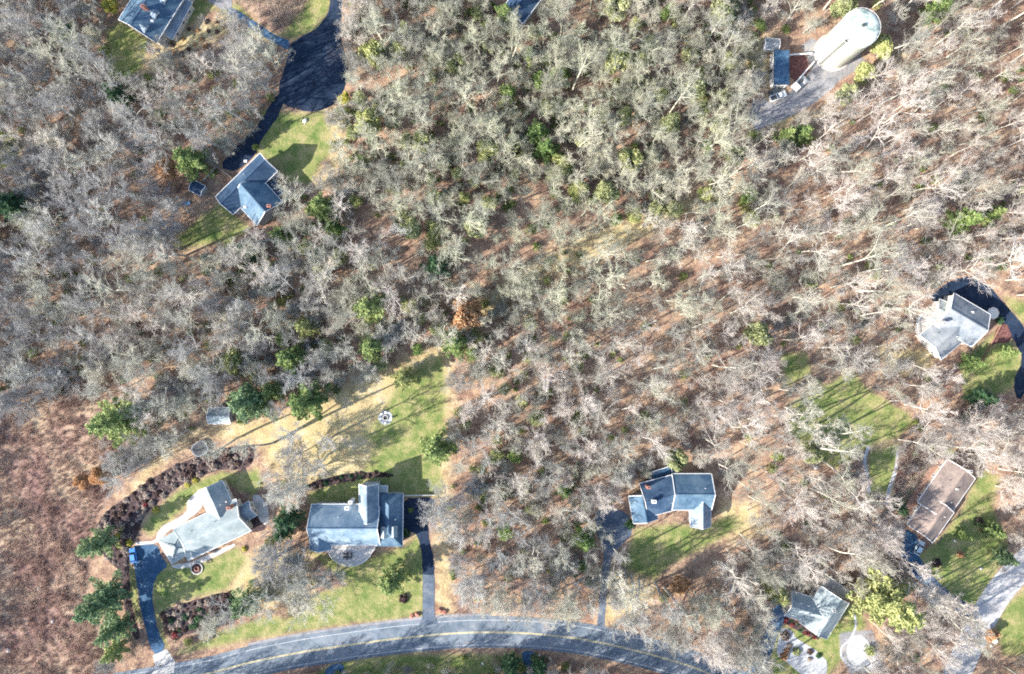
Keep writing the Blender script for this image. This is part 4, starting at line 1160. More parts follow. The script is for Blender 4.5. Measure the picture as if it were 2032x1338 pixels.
def bare_tree(seed, H, Rad, kind):
    rr = random.Random(seed)
    trunk, crown = [], []
    def vrand(): return Vector((rr.gauss(0, 1), rr.gauss(0, 1), rr.gauss(0, 1)))
    def path(p, d, L, n, r0, r1, up, wob, out):
        pts = [(p.copy(), d.copy(), r0)]
        for i in range(n):
            d = (d + vrand() * wob + Vector((0, 0, up))).normalized()
            q = p + d * (L / n); ra = r0 + (r1 - r0) * i / n; rb = r0 + (r1 - r0) * (i + 1) / n
            out.append((*p, *q, ra, rb)); p = q; pts.append((p.copy(), d.copy(), rb))
        return pts
    dens = {'tall': .95, 'bushy': 1.2, 'thin': .8, 'high': .85}[kind]
    fork = {'tall': .42, 'bushy': .16, 'thin': .54, 'high': .64}[kind]
    lean = Vector((rr.gauss(0, .06), rr.gauss(0, .06), 1)).normalized()
    tr = H * {'thin': .0135, 'high': .0185}.get(kind, .0155)
    tp = path(Vector((0, 0, 0)), lean, H * .9, 9, tr, tr * .18, .05, .045, trunk)
    nl = int({'tall': 10, 'bushy': 15, 'thin': 8, 'high': 9}[kind])
    az = rr.uniform(0, 6.28)
    def child(p, d, ang):
        q = vrand(); q = (q - d * q.dot(d)).normalized()
        return (d * math.cos(ang) + q * math.sin(ang)).normalized()
    def twigs(pts, L, lvl):
        n = max(1, int(round(len(pts) * {2: 1.45, 3: 1.7}[lvl] * dens)))
        for _ in range(n):
            k = rr.randrange(1, len(pts)); p, d, r = pts[k]
            dd = child(p, d, rr.uniform(.35, .95)); l = L * rr.uniform(.55, 1.1)
            if lvl == 2:
                w = path(p, dd, l, 3, max(.026, r * .55), .017, .05, .16, crown)
                twigs(w, l * .55, 3)
            else:
                path(p, dd, l, 2, .0145, .009, .04, .2, crown)
    for i in range(nl):
        t = fork + (1 - fork) * (i + rr.uniform(0, .7)) / nl
        k = min(8, int(t * 9)); p, d, r = tp[k]; fr = t * 9 - k
        if k < 9: p = p.lerp(tp[k + 1][0], fr)
        az += 2.4 + rr.uniform(-.5, .5)
        el = R(rr.uniform(*{'tall': (24, 54), 'bushy': (18, 46), 'thin': (36, 64), 'high': (30, 60)}[kind])) + (t - fork) * .6
        ln = Rad * {'tall': 1.3, 'bushy': 1.15, 'thin': 1.5, 'high': 1.2}[kind] * (1.12 - .55 * (t - fork) / (1 - fork)) * rr.uniform(.75, 1.15)
        dd = Vector((math.cos(az) * math.cos(el), math.sin(az) * math.cos(el), math.sin(el)))
        lr = max(.09, tr * .5 * (1.15 - .6 * t))
        limb = path(p, dd, ln, 7, lr, .045, .05, .11, crown)
        m = int(7.5 * dens * rr.uniform(.85, 1.2))
        for j in range(m):
            kk = min(7, 1 + int(7 * (j + rr.random()) / m)); q, qd, qr = limb[kk]
            cd = child(q, qd, rr.uniform(.45, .95)); cl = ln * rr.uniform(.3, .55) * (1.15 - kk / 14)
            sub = path(q, cd, cl, 4, max(.038, qr * .6), .022, .06, .14, crown)
            twigs(sub, cl * .55, 2)
        twigs(limb[3:], ln * .25, 2)
    V, F = tubes(trunk, 7); tm = np_mesh('trunk', V, F); tm.materials.append(BARK_T)
    big = [s_ for s_ in crown if s_[6] > .05]; sm = [s_ for s_ in crown if s_[6] <= .05]
    V1, F1 = tubes(big, 4); V2, F2 = tubes(sm, 3)
    me = np_mesh('crown', np.concatenate([V1, V2]), np.concatenate([F1, F2 + len(V1)])); me.materials.append(BARK)
    ext = np.abs(V2[:, :2]); rad = np.percentile(np.hypot(V2[:, 0], V2[:, 1]), 93)
    return tm, me, float(rad), len(F1) + len(F2)

def quads(C, A, B):
    """quads centred C with half vectors A, B"""
    V = np.stack([C - A - B, C + A - B, C + A + B, C - A + B], 1).reshape(-1, 3)
    F = np.arange(len(C) * 4).reshape(-1, 4)
    return V, F
def rvec(rs, n):
    v = rs.normal(size=(n, 3)); return v / np.linalg.norm(v, axis=1, keepdims=True)

def conifer(seed, H, Rad):
    rs = np.random.RandomState(seed); C = []; segs = []
    lv = 19
    for k in range(lv):
        t = (k + rs.rand() * .5) / lv; z = H * (.14 + .86 * t)
        rr_ = Rad * (1 - t) ** .72 * (1 + .1 * rs.randn())
        nb = max(3, int(6 - 2.5 * t)); a0 = rs.rand() * 6.28
        for i in range(nb):
            a = a0 + i * 6.283 / nb + rs.randn() * .18; L = max(.5, rr_ * rs.uniform(.6, 1.2))
            el = .22 + t * .5
            tip = np.array([math.cos(a) * L, math.sin(a) * L, z + L * el * .5]); st = np.array([0, 0, z])
            segs.append((*st, *tip, .05, .015))
            n = int(34 * L)
            u = rs.rand(n) ** .75; lat = (rs.rand(n) - .5) * .46 * L * np.sin(np.clip(u * 1.05, 0, 1) * math.pi * .82 + .25)
            p = st + (tip - st) * u[:, None]
            p[:, 0] += -math.sin(a) * lat; p[:, 1] += math.cos(a) * lat; p[:, 2] += rs.randn(n) * .14 - np.abs(lat) * .12
            C.append(p)
    C = np.concatenate(C); n = len(C)
    A = rvec(rs, n); A[:, 2] *= .5; A *= .27 * rs.uniform(.6, 1.3, (n, 1)); B = rvec(rs, n); B = np.cross(A, B); B /= np.linalg.norm(B, axis=1, keepdims=True) + 1e-9; B *= .085
    V, F = quads(C, A, B)
    me = np_mesh('crown', V, F); me.materials.append(L_['pine'])
    ts = [(0, 0, 0, 0, 0, H * .5, .26, .15), (0, 0, H * .5, 0, 0, H * .98, .15, .03)] + segs
    V, F = tubes(ts, 6); tm = np_mesh('trunk', V, F); tm.materials.append(M['pine_bark'])
    return tm, me

def leafy(seed, H, Rad, nleaf, low=.25, size=.2, lobes=16):
    rs = np.random.RandomState(seed); C = []; segs = []
    cz = H * (1 + low) / 2; hz = H * (1 - low) / 2
    for k in range(lobes):
        a = rs.rand() * 6.28; u = rs.rand() ** .5; zz = rs.uniform(-.75, .85)
        rad = Rad * .72 * u * math.sqrt(max(.05, 1 - zz * zz * .6))
        c = np.array([math.cos(a) * rad, math.sin(a) * rad, cz + zz * hz * .75]); br = Rad * rs.uniform(.26, .46)
        n = nleaf // lobes; d = rvec(rs, n); rr_ = br * rs.rand(n, 1) ** .4
        C.append(c + d * rr_ * np.array([1, 1, .75]))
        segs.append((0, 0, H * .25, *c, .07, .02))
    C = np.concatenate(C); n = len(C)
    A = rvec(rs, n); B = rvec(rs, n); B = np.cross(A, B); B /= np.linalg.norm(B, axis=1, keepdims=True) + 1e-9
    A *= size * rs.uniform(.6, 1.3, (n, 1)); B *= size * .6
    C[:, 2] = np.maximum(C[:, 2], .1)
    V, F = quads(C, A, B); me = np_mesh('crown', V, F); me.materials.append(L_['green'])
    V, F = tubes([(0, 0, 0, 0, 0, H * .45, .035 * Rad + .03, .02 * Rad + .02)] + segs, 5); tm = np_mesh('trunk', V, F); tm.materials.append(M['pine_bark'])
    return tm, me

def shrub_mesh(seed, twiggy=False):
    rs = np.random.RandomState(seed)
    n = 620; d = rvec(rs, n); d[:, 2] = np.abs(d[:, 2])
    C = d * (rs.rand(n, 1) ** .35) * np.array([1, 1, .85]) * (1 + .15 * np.sin(5 * np.arctan2(d[:, 1:2], d[:, 0:1]) + seed))
    A = rvec(rs, n); B = rvec(rs, n); B = np.cross(A, B); B /= np.linalg.norm(B, axis=1, keepdims=True) + 1e-9
    A *= .13 * rs.uniform(.6, 1.3, (n, 1)); B *= .07
    V, F = quads(C, A, B)
    V2, F2 = tubes([(0, 0, 0, *(p * .9), .03, .01) for p in C[:24]], 3)
    me = np_mesh('shrub', np.concatenate([V, V2]), np.concatenate([F, F2 + len(V)])); me.materials.append(L_['green'])
    return me

PROTO = {'tall': [], 'bushy': [], 'thin': [], 'high': []}
for kind, n in (('tall', 8), ('bushy', 6), ('thin', 8), ('high', 4)):
    for i in range(n):
        H = {'tall': 19, 'bushy': 12.5, 'thin': 22, 'high': 26}[kind] * (1 + .06 * ((i * 7) % 5 - 2) / 2)
        Rad = {'tall': 5.6, 'bushy': 5.9, 'thin': 5.2, 'high': 4.6}[kind]
        PROTO[kind].append(bare_tree(100 * len(kind) + i, H, Rad, kind))
print('tris per proto', [p[3] for k in PROTO for p in PROTO[k]], [round(p[2], 1) for k in PROTO for p in PROTO[k]])
PINE = [conifer(300 + i, 15, 4.6) for i in range(5)]
LEAFY = [leafy(400 + i, 8, 4.0, 9000) for i in range(4)]
SHRUB = [shrub_mesh(500 + i) for i in range(5)]

# ------------------------------------------------------------------ where trees stand
def unproj(px, py, z): return G(px, py, z)
def toward(x, y, z):
    k = CAM_H / (CAM_H - z) * S
    return 1016 + x * k, 669 - y * k
def inpoly(poly, x, y):
    r = False; j = len(poly) - 1
    for i in range(len(poly)):
        (xi, yi), (xj, yj) = poly[i], poly[j]
        if (yi > y) != (yj > y) and x < (xj - xi) * (y - yi) / (yj - yi) + xi: r = not r
        j = i
    return r
PINES = [  # px, py, radius px, material, species words, label
 (242, 835, 46, 'pine', 'large green pine at the edge of the bramble field above the garden bed'),
 (500, 798, 42, 'pine_blue', 'broad blue-green pine just right of the small garden shed'),
 (545, 775, 26, 'pine', 'dark green pine touching the upper right of the broad pine by the shed'),
 (612, 797, 40, 'pine', 'bright green pine at the upper edge of the dry grass, right of the shed'),
 (607, 648, 24, 'lime', 'small yellow-green pine in the woods above the shed'),
 (578, 710, 31, 'pine', 'green pine below the small yellow-green pine in the woods'),
 (736, 612, 36, 'pine', 'tall green pine in the middle of the woods left of the orange oak'),
 (742, 688, 31, 'pine', 'green pine below the tall pine left of the orange oak'),
 (640, 415, 30, 'pine', 'green pine right of the dark L-shaped house'),
 (663, 452, 20, 'green', 'small bright green pine below the one right of the dark house'),
 (210, 1190, 42, 'pine_blue', 'large blue-green pine left of the blue driveway'),
 (232, 1246, 30, 'pine_blue', 'blue-green pine below the large one left of the blue driveway'),
 (198, 1078, 30, 'pine_blue', 'blue-green pine at the left end of the long garden bed'),
 (230, 1290, 22, 'pine', 'small pine at the lower left near the road'),
 (572, 1028, 27, 'pine_dark', 'dark pine against the left wall of the round-decked house'),
 (560, 1058, 18, 'pine_dark', 'smaller dark pine below the one left of the round-decked house'),
 (490, 1196, 30, 'pine_blue', 'blue-green spruce between the mulch bed and the big pale tree by the road'),
 (866, 888, 34, 'pine', 'soft green pine at the right edge of the sunny lawn'),
 (802, 752, 24, 'lime', 'yellow-green young pine at the top of the sunny lawn'),
 (866, 530, 27, 'pine_dark', 'dark blue-green pine above the orange oak'),
 (905, 680, 30, 'pine', 'dark pine just below the orange oak'),
 (938, 700, 18, 'green', 'small green pine right of the dark one below the orange oak'),
 (385, 322, 33, 'pine', 'dark green holly-like tree by the bend of the L-house driveway'),
 (1066, 268, 26, 'green', 'bright green pine in the upper middle woods'),
 (1082, 300, 26, 'green', 'bright green pine just below its twin in the upper middle woods'),
 (1003, 34, 22, 'pine', 'green pine below the blue roof corner at the top edge'),
 (1050, 110, 16, 'pine', 'small green pine below the blue roof corner, farther down'),
 (1905, 438, 28, 'green', 'bright green pine left of a pair near the right edge'),
 (1965, 425, 20, 'pine', 'small pine right of a pair near the right edge'),
 (1755, 1190, 52, 'lime', 'large yellow-green pine near the lower right side road'),
 (1720, 1170, 22, 'lime', 'small yellow-green pine touching the large one at lower right'),
 (1540, 1176, 24, 'lime', 'yellow-green bushy pine left of the white roofed house'),
 (1588, 268, 22, 'pine', 'olive pine below the gravel drive of the tank yard, right of two'),
 (1560, 272, 20, 'pine', 'olive pine below the gravel drive of the tank yard, left of two'),
 (1160, 1070, 24, 'green', 'bright green pine left of the driveway of the long slate house'),
 (1120, 975, 16, 'green', 'small green pine in the lot woods above the road bend'),
 (778, 1150, 30, 'pine', 'dark green low pine on the lawn below the round-decked house'),
 (640, 500, 14, 'pine_dark', 'small dark pine among bare trees below the L-shaped house'),
 (560, 470, 24, 'pine', 'dull green pine below the lower corner of the L-shaped house'),
 (500, 500, 24, 'pine_dark', 'dark pine in the shade below the lawn of the L-shaped house'),
 (30, 410, 34, 'pine_dark', 'dark green pine at the left edge'),
 (128, 740, 14, 'pine_dark', 'small dark pine at the upper tip of the bramble field'),
 (1015, 1318, 20, 'pine_dark', 'dark shrubby pine left of the drive below the road'),
 (1072, 1322, 18, 'pine_dark', 'dark shrubby pine right of the drive below the road'),
 (125, 70, 24, 'pine_dark', 'dark pine deep in the top left woods'),
 (240, 190, 26, 'pine_dark', 'dark blue-green pine below the top left lawn'),
 (1905, 1060, 12, 'green', 'small rounded evergreen on the lawn of the ranch house'),
 (1965, 1052, 19, 'pine', 'blue-green pine on the lawn right of the ranch house'),
 (1990, 1105, 19, 'pine_blue', 'pale blue-green pine beside the side road at the right edge'),
 (1925, 720, 18, 'green', 'green rounded conifer at the head of the lawn by the curving driveway'),
 (1990, 700, 14, 'green', 'small green conifer beside the red mulch bed'),
 (1945, 790, 22, 'pine_dark', 'dark conifer at the foot of the lawn by the curving driveway'),
 (1855, 20, 24, 'pine', 'dark pine in the shadow of the water tank near the top'),
]
LIMES = [  # broadleaf clumps: px, py, r px, mat, label
 (740, 105, 28, 'lime', 'yellow-green leafy tree right of the round road end'),
 (684, 196, 13, 'yellow', 'small yellow bush at the edge of the round road end'),
 (732, 248, 26, 'lime', 'yellow-green leafy tree below the round road end, at the lawn edge'),
 (1222, 118, 28, 'lime', 'bright yellow-green tree, left of two in the upper middle woods'),
 (1266, 120, 20, 'lime', 'yellow-green tree, right of two in the upper middle woods'),
 (966, 302, 23, 'lime', 'yellow-green tree in the upper middle woods above the lawn strip'),
 (1248, 316, 25, 'lime', 'pale yellow-green tree in the woods left of the tank yard drive'),
 (1120, 328, 22, 'lime', 'yellow-green tree right of the twin green pines'),
 (1106, 206, 14, 'lime', 'tiny yellow-green tree above the twin green pines'),
 (1435, 28, 28, 'olive', 'pale olive leafy tree near the top edge left of the tank yard'),
 (1222, 10, 28, 'olive', 'pale olive leafy tree cut by the top edge'),
 (1670, 20, 22, 'olive', 'pale olive tree behind the water tank'),
 (1750, 92, 24, 'lime', 'yellowish bush row right of the water tank'),
 (1712, 148, 20, 'lime', 'yellow-green bush below the water tank'),
 (1680, 190, 20, 'olive', 'olive bush below the gravel of the tank yard'),
 (1200, 385, 24, 'olive', 'olive leafy tree in the middle of the lower edge of the dense woods'),
 (1150, 378, 22, 'lime', 'yellow-green leafy tree left of the olive one at the lower edge of dense woods'),
 (1400, 385, 16, 'lime', 'small yellow-green tree at the right of the dense woods edge'),
 (1300, 390, 14, 'olive', 'small olive tree between the dense woods and the open strip'),
 (460, 720, 26, 'lime', 'yellow-green leafy tree in the woods above the garden shed'),
 (925, 625, 34, 'orange', 'rust-orange oak still holding its leaves in the middle of the picture'),
 (200, 945, 20, 'orange', 'rust-brown leafy clump in the bramble field'),
 (165, 955, 16, 'orange', 'smaller rust-brown clump left of the other in the bramble field'),
 (330, 335, 22, 'orange', 'tan-orange leafed tree left of the L-house driveway'),
 (1350, 1160, 20, 'orange', 'rust-leaved bush below the striped front lawn of the slate house'),
 (1218, 1155, 13, 'yellow', 'golden yellow bush at the right of the slate house driveway'),
 (220, 12, 15, 'yellow', 'yellow-green bush left of the top left house'),
 (865, 455, 18, 'lime', 'yellow-green leafy tree above the dark pine and orange oak'),
 (700, 262, 15, 'olive', 'olive tree left of the yellow-green one below the round road end'),
 (815, 455, 22, 'olive', 'olive leafy tree left of the yellow-green one above the orange oak'),
 (945, 450, 22, 'olive', 'olive leafy tree right of the yellow-green one above the orange oak'),
 (1500, 665, 26, 'olive', 'pale olive tree alone in the thin woods on the right'),
 (1610, 900, 22, 'olive', 'pale olive tree left of the striped back lawn'),
 (985, 905, 16, 'lime', 'yellow-green bush in the lot woods'),
 (1340, 910, 22, 'olive', 'olive tree behind the long slate roofed house'),
 (1965, 1262, 12, 'orange', 'orange shrub beside white boulders at the side road, the taller'),
 (1976, 1258, 9, 'orange', 'orange shrub beside white boulders at the side road, the smaller'),
 (790, 105, 20, 'olive', 'olive tree right of the yellow-green tree by the round road end'),
 (905, 130, 22, 'olive', 'olive tree in the upper middle woods nearest the top centre-left'),
 (1380, 180, 24, 'olive', 'olive tree in the upper woods right of the two yellow-green trees'),
 (840, 280, 24, 'olive', 'olive tree in the upper middle woods right of the lawn strip'),
 (1330, 250, 22, 'olive', 'olive tree above the pale yellow-green tree, left of the tank yard drive'),
 (1455, 310, 20, 'olive', 'olive tree at the lower left of the tank yard drive'),
]
def put_tree(tm, cm, name, loc, rz, sc_, label, cat, group=None, mat=None):
    root = empty(name, loc, rz); root.scale = sc_ if hasattr(sc_, '__len__') else (sc_,) * 3
    tag(root, label, cat, group)
    t = bpy.data.objects.new('trunk', tm); COL.objects.link(t); t.parent = root
    c = bpy.data.objects.new('crown', cm); COL.objects.link(c); c.parent = root
    if mat:
        c.material_slots[0].link = 'OBJECT'; c.material_slots[0].material = mat
    return root
rnd = random.Random(77)
taken = []     # crown discs in world coords (x,y at mid height projected, r)
def rmap(px, py, r, h):
    return G(px, py, h)
for k, (px, py, rp, mt, lb) in enumerate(PINES):
    rad = rp / S; sc_ = rad / 4.6 * 1.08; h = 15 * sc_
    hs = min(1.35, max(.9, 7.0 / h + .55)) if h < 8 else 1.0
    x, y = G(px, py, h * .35)
    tm, cm = PINE[k % 5]
    put_tree(tm, cm, 'pine_tree', (x, y, 0), rnd.uniform(0, 6.28), (sc_, sc_, sc_ * hs), lb, 'pine tree', None, L_[mt])
    taken.append((px, py, rp * .85))
for k, (px, py, rp, mt, lb) in enumerate(LIMES):
    rad = rp / S; sc_ = rad / 4.0 * 1.1; h = 8 * sc_; hz = 1.3 if mt in ('lime', 'olive', 'orange') and rp > 17 else 1.0
    x, y = G(px, py, h * .55 * hz)
    tm, cm = LEAFY[k % 4]
    nm, ct = ('leafy_tree', 'tree') if rp > 15 else ('leafy_bush', 'bush')
    put_tree(tm, cm, nm, (x, y, 0), rnd.uniform(0, 6.28), (sc_, sc_, sc_ * hz), lb, ct, None, L_[mt])
    taken.append((px, py, rp * .75))

LEAFY2 = [leafy(450 + i, 7, 3.4, 2600, low=.2, size=.17, lobes=22) for i in range(4)]
ru = random.Random(31); under = []
while len(under) < 96:
    if len(under) < 62: px, py = ru.uniform(690, 1510), ru.uniform(10, 440)
    elif len(under) < 80: px, py = ru.uniform(380, 880), ru.uniform(380, 760)
    else: px, py = ru.uniform(920, 1160), ru.uniform(640, 1150)
    if any((px - a) ** 2 + (py - b) ** 2 < (30) ** 2 for a, b, _, _ in under) or any((px - a) ** 2 + (py - b) ** 2 < (r + 12) ** 2 for a, b, r in taken): continue
    if any(inpoly(q, px, py) for q in LAWNS + [DRY[0]]) or (400 < px < 590 and 280 < py < 490) or (980 < px < 1070 and py < 60) or (640 < px < 700 and py < 320): continue
    under.append((px, py, ru.uniform(11, 20), ru.choice(('olive', 'olive', 'lime', 'green', 'olive'))))
RU = [(lambda x, y: y < 200 and x < 1000, 'between the round road end and the cut-off roof corner'), (lambda x, y: y < 200, 'right of the cut-off roof corner near the top'), (lambda x, y: y < 440 and x < 1050 and x > 690, 'left of the twin green pines'),
      (lambda x, y: y < 440 and x >= 1050, 'right of the twin green pines'), (lambda x, y: x > 900, 'in the wooded lot above the road bend'), (lambda x, y: True, 'in the woods left of the orange oak')]
CW = {'olive': 'sparse olive-leafed understory tree', 'lime': 'sparse yellow-green understory tree', 'green': 'sparse green understory tree'}
for k, (px, py, rp, mt) in enumerate(under):
    sc_ = rp / S / 3.4 * 1.05; x, y = G(px, py, 4 * sc_)
    tm, cm = LEAFY2[k % 4]; w = next(n for f, n in RU if f(px, py))
    put_tree(tm, cm, 'leafy_tree', (x, y, 0), ru.uniform(0, 6.28), (sc_, sc_, sc_ * 1.25), CW[mt] + ' ' + w, 'tree', CW[mt] + 's ' + w, L_[mt])

# hand-placed bare trees: px, py of the crown, radius px, kind, label, material
BARE = [
 (1262, 1205, 52, 'bushy', 'big pale bushy bare tree at the road, right of the slate house driveway'),
 (1335, 1245, 50, 'bushy', 'big pale bushy bare tree overhanging the road bend, second from the slate house driveway'),
 (1420, 1270, 50, 'bushy', 'big pale bushy bare tree overhanging the road, third from the slate house driveway'),
 (1480, 1285, 46, 'bushy', 'big pale round bare tree left of the white roofed house driveway'),
 (1395, 1200, 40, 'bushy', 'pale bare tree behind the roadside row of big trees'),
 (1500, 1215, 38, 'bushy', 'pale bare tree just left of the blue drive of the white roofed house'),
 (607, 1195, 62, 'bushy', 'huge pale grey bare tree at the roadside left of the big front lawn'),
 (535, 1120, 58, 'bushy', 'huge pale grey bare tree between the silver roofed house and the round-decked house'),
 (570, 960, 46, 'bushy', 'big pale grey bare tree right of the end of the long garden bed'),
 (588, 905, 36, 'bushy', 'pale bare tree at the lower left of the dry grass'),
 (885, 1010, 44, 'bushy', 'big pale bare tree overhanging the dark drive of the round-decked house'),
 (900, 1060, 40, 'bushy', 'pale bare tree below the one overhanging the dark drive'),
 (912, 1118, 30, 'bushy', 'smaller bare tree at the left rim of the lot woods beside the grey drive'),
 (940, 1150, 46, 'bushy', 'pale bare tree at the lower left corner of the lot woods'),
 (1000, 1180, 40, 'bushy', 'pale bare tree at the road in the left half of the lot woods'),
 (1065, 1165, 42, 'bushy', 'pale bare tree at the road in the right half of the lot woods'),
 (1120, 1190, 38, 'bushy', 'pale bare tree at the road left of the slate house driveway'),
 (1200, 980, 38, 'bushy', 'pale bare tree above the parking area of the slate house'),
 (1230, 930, 40, 'bushy', 'pale bare tree at the upper left of the slate house deck'),
 (1186, 1150, 30, 'bushy', 'bare tree overhanging the middle of the slate house driveway from the left'),
 (1228, 1178, 32, 'bushy', 'bare tree overhanging the lower slate house driveway from the right'),
 (1196, 1062, 24, 'tall', 'bare tree at the left rim of the slate house parking area'),
 (1225, 1105, 26, 'thin', 'small grey bare tree leaning over the neck of the slate house driveway'),
 (590, 400, 32, 'tall', 'pinkish bare tree right of the dark L-shaped house'),
 (575, 440, 30, 'tall', 'pale bare tree below the right corner of the dark L-shaped house'),
 (335, 85, 26, 'thin', 'bare tree at the lower corner of the top left house'),
 (530, 110, 36, 'tall', 'bare tree left of the round road end'),
 (525, 160, 34, 'tall', 'bare tree left of the lower half of the round road end'),
 (500, 215, 32, 'tall', 'bare tree above the L-house driveway'),
 (705, 60, 36, 'bushy', 'pale bare tree at the right side of the road neck near the top'),
 (710, 20, 34, 'bushy', 'pale bare tree at the right side of the road neck at the top edge'),
 (665, 245, 26, 'bushy', 'pinkish bushy bare tree right of the lawn below the round road end'),
 (700, 130, 26, 'bushy', 'pale bare tree at the right rim of the round road end'),
 (232, 915, 26, 'bushy', 'pale grey bare tree below the large pine of the bramble field'),
 (310, 880, 30, 'bushy', 'pale bare tree between the large pine and the trampoline'),
 (40, 800, 46, 'bushy', 'grey bare tree at the left edge above the bramble field'),
 (110, 745, 40, 'bushy', 'grey bare tree at the upper edge of the bramble field'),
 (205, 740, 34, 'bushy', 'pinkish bare tree above the large pine of the bramble field'),
 (1730, 1120, 36, 'bushy', 'pale bare tree left of the ranch house driveway'),
 (1690, 1060, 38, 'bushy', 'pale bare tree in the woods left of the ranch house'),
 (1740, 1050, 34, 'bushy', 'pale bare tree touching the left end of the ranch house drive'),
 (1800, 1260, 34, 'bushy', 'pinkish bare tree left of the side road'),
 (1850, 1240, 32, 'bushy', 'pinkish bare tree at the left kerb of the side road'),
 (1990, 900, 44, 'bushy', 'pale bare tree upper right of the ranch house'),
 (2010, 975, 34, 'bushy', 'pale bare tree right of the ranch house lawn'),
 (1900, 860, 40, 'bushy', 'pale bare tree above the ranch house'),
 (2020, 840, 40, 'bushy', 'pale bare tree at the right edge above the ranch house'),
 (215, 1310, 26, 'bushy', 'grey bare bush-like tree at the bottom left beside the road'),
 (790, 462, 24, 'thin', 'small chalk-white bare tree above and left of the orange oak'),
 (2020, 520, 40, 'tall', 'brilliant white bare tree at the right edge above the curving driveway'),
 (1690, 870, 36, 'thin', 'pale bare tree standing in the middle of the striped back lawn'),
]
WB = {'small chalk-white', 'brilliant white'}
for k, (px, py, rp, kind, lb) in enumerate(BARE):
    tm, cm, pr, nt_ = PROTO[kind][k % len(PROTO[kind])]
    sc_ = rp / S / pr * .97; h = {'tall': 19, 'bushy': 12.5, 'thin': 22}[kind] * sc_
    zs = .68 if lb.startswith('huge') else 1.0
    x, y = G(px, py, h * .62)
    wb = any(lb.startswith(w) for w in WB)
    r_ = put_tree(tm, cm, 'bare_tree', (x, y, 0), rnd.uniform(0, 6.28), (sc_, sc_, sc_ * zs), lb, 'bare tree', None, M['white_bark'] if wb else None)
    if wb:
        t = r_.children[0]; t.material_slots[0].link = 'OBJECT'; t.material_slots[0].material = M['white_bark']
    taken.append((px, py, rp * .80))

EDGE = [
 ('slender tall bare tree at the lower left edge of the slate house front lawn', [(1238, 1126), (1250, 1140), (1266, 1150), (1300, 1156), (1318, 1166), (1226, 1108)], 'slender trees along the lower left edge of the slate house front lawn'),
 ('slender bare tree at the left edge of the striped back lawn', [(1558, 808), (1565, 820), (1573, 834), (1584, 846), (1622, 842), (1604, 880), (1632, 915), (1566, 775), (1655, 948)], 'slender trees along the left edge of the striped back lawn'),
 ('slender bare tree along the left side of the ranch house drive', [(1778, 1102), (1788, 1128), (1800, 1146), (1812, 1158), (1824, 1170), (1838, 1186), (1852, 1198), (1868, 1212), (1886, 1232)], 'slender trees along the ranch house drive'),
 ('slender bare tree at the left of the gravel bed and its blue drive', [(1490, 1260), (1478, 1318), (1500, 1332)], 'slender trees left of the gravel bed drive'),
 ('tall bare tree left of the round road end and its lawn', [(548, 128), (540, 150), (532, 180), (520, 210), (500, 250), (545, 108), (476, 282), (452, 300)], 'tall trees left of the round road end'),
 ('tall bare tree on the dry grass between the garden shed and the fire pit', [(655, 900), (545, 878), (668, 862), (600, 848), (480, 866)], 'tall trees on the dry grass'),
 ('tall bare tree left of the lawn below the L-shaped house', [(338, 470), (325, 492), (345, 500), (368, 508)], 'tall trees left of the lawn below the L-shaped house'),
 ('tall bare tree between the top left lawn and the left woods', [(205, 90), (205, 130), (212, 160), (240, 172)], 'tall trees by the top left lawn'),
]
for lb, pts, grp in EDGE:
    for i, (bx_, by_) in enumerate(pts):
        kd = 'high'
        tm, cm, pr, nt_ = PROTO[kd][(i * 2 + len(lb)) % len(PROTO[kd])]
        x, y = G(bx_, by_); s_ = rnd.uniform(.78, .98)
        put_tree(tm, cm, 'bare_tree', (x, y, 0), rnd.uniform(0, 6.28), (s_, s_, s_ * 1.04), lb, 'bare tree', grp)
N_EDGE = sum(len(p) for _, p, _ in EDGE)

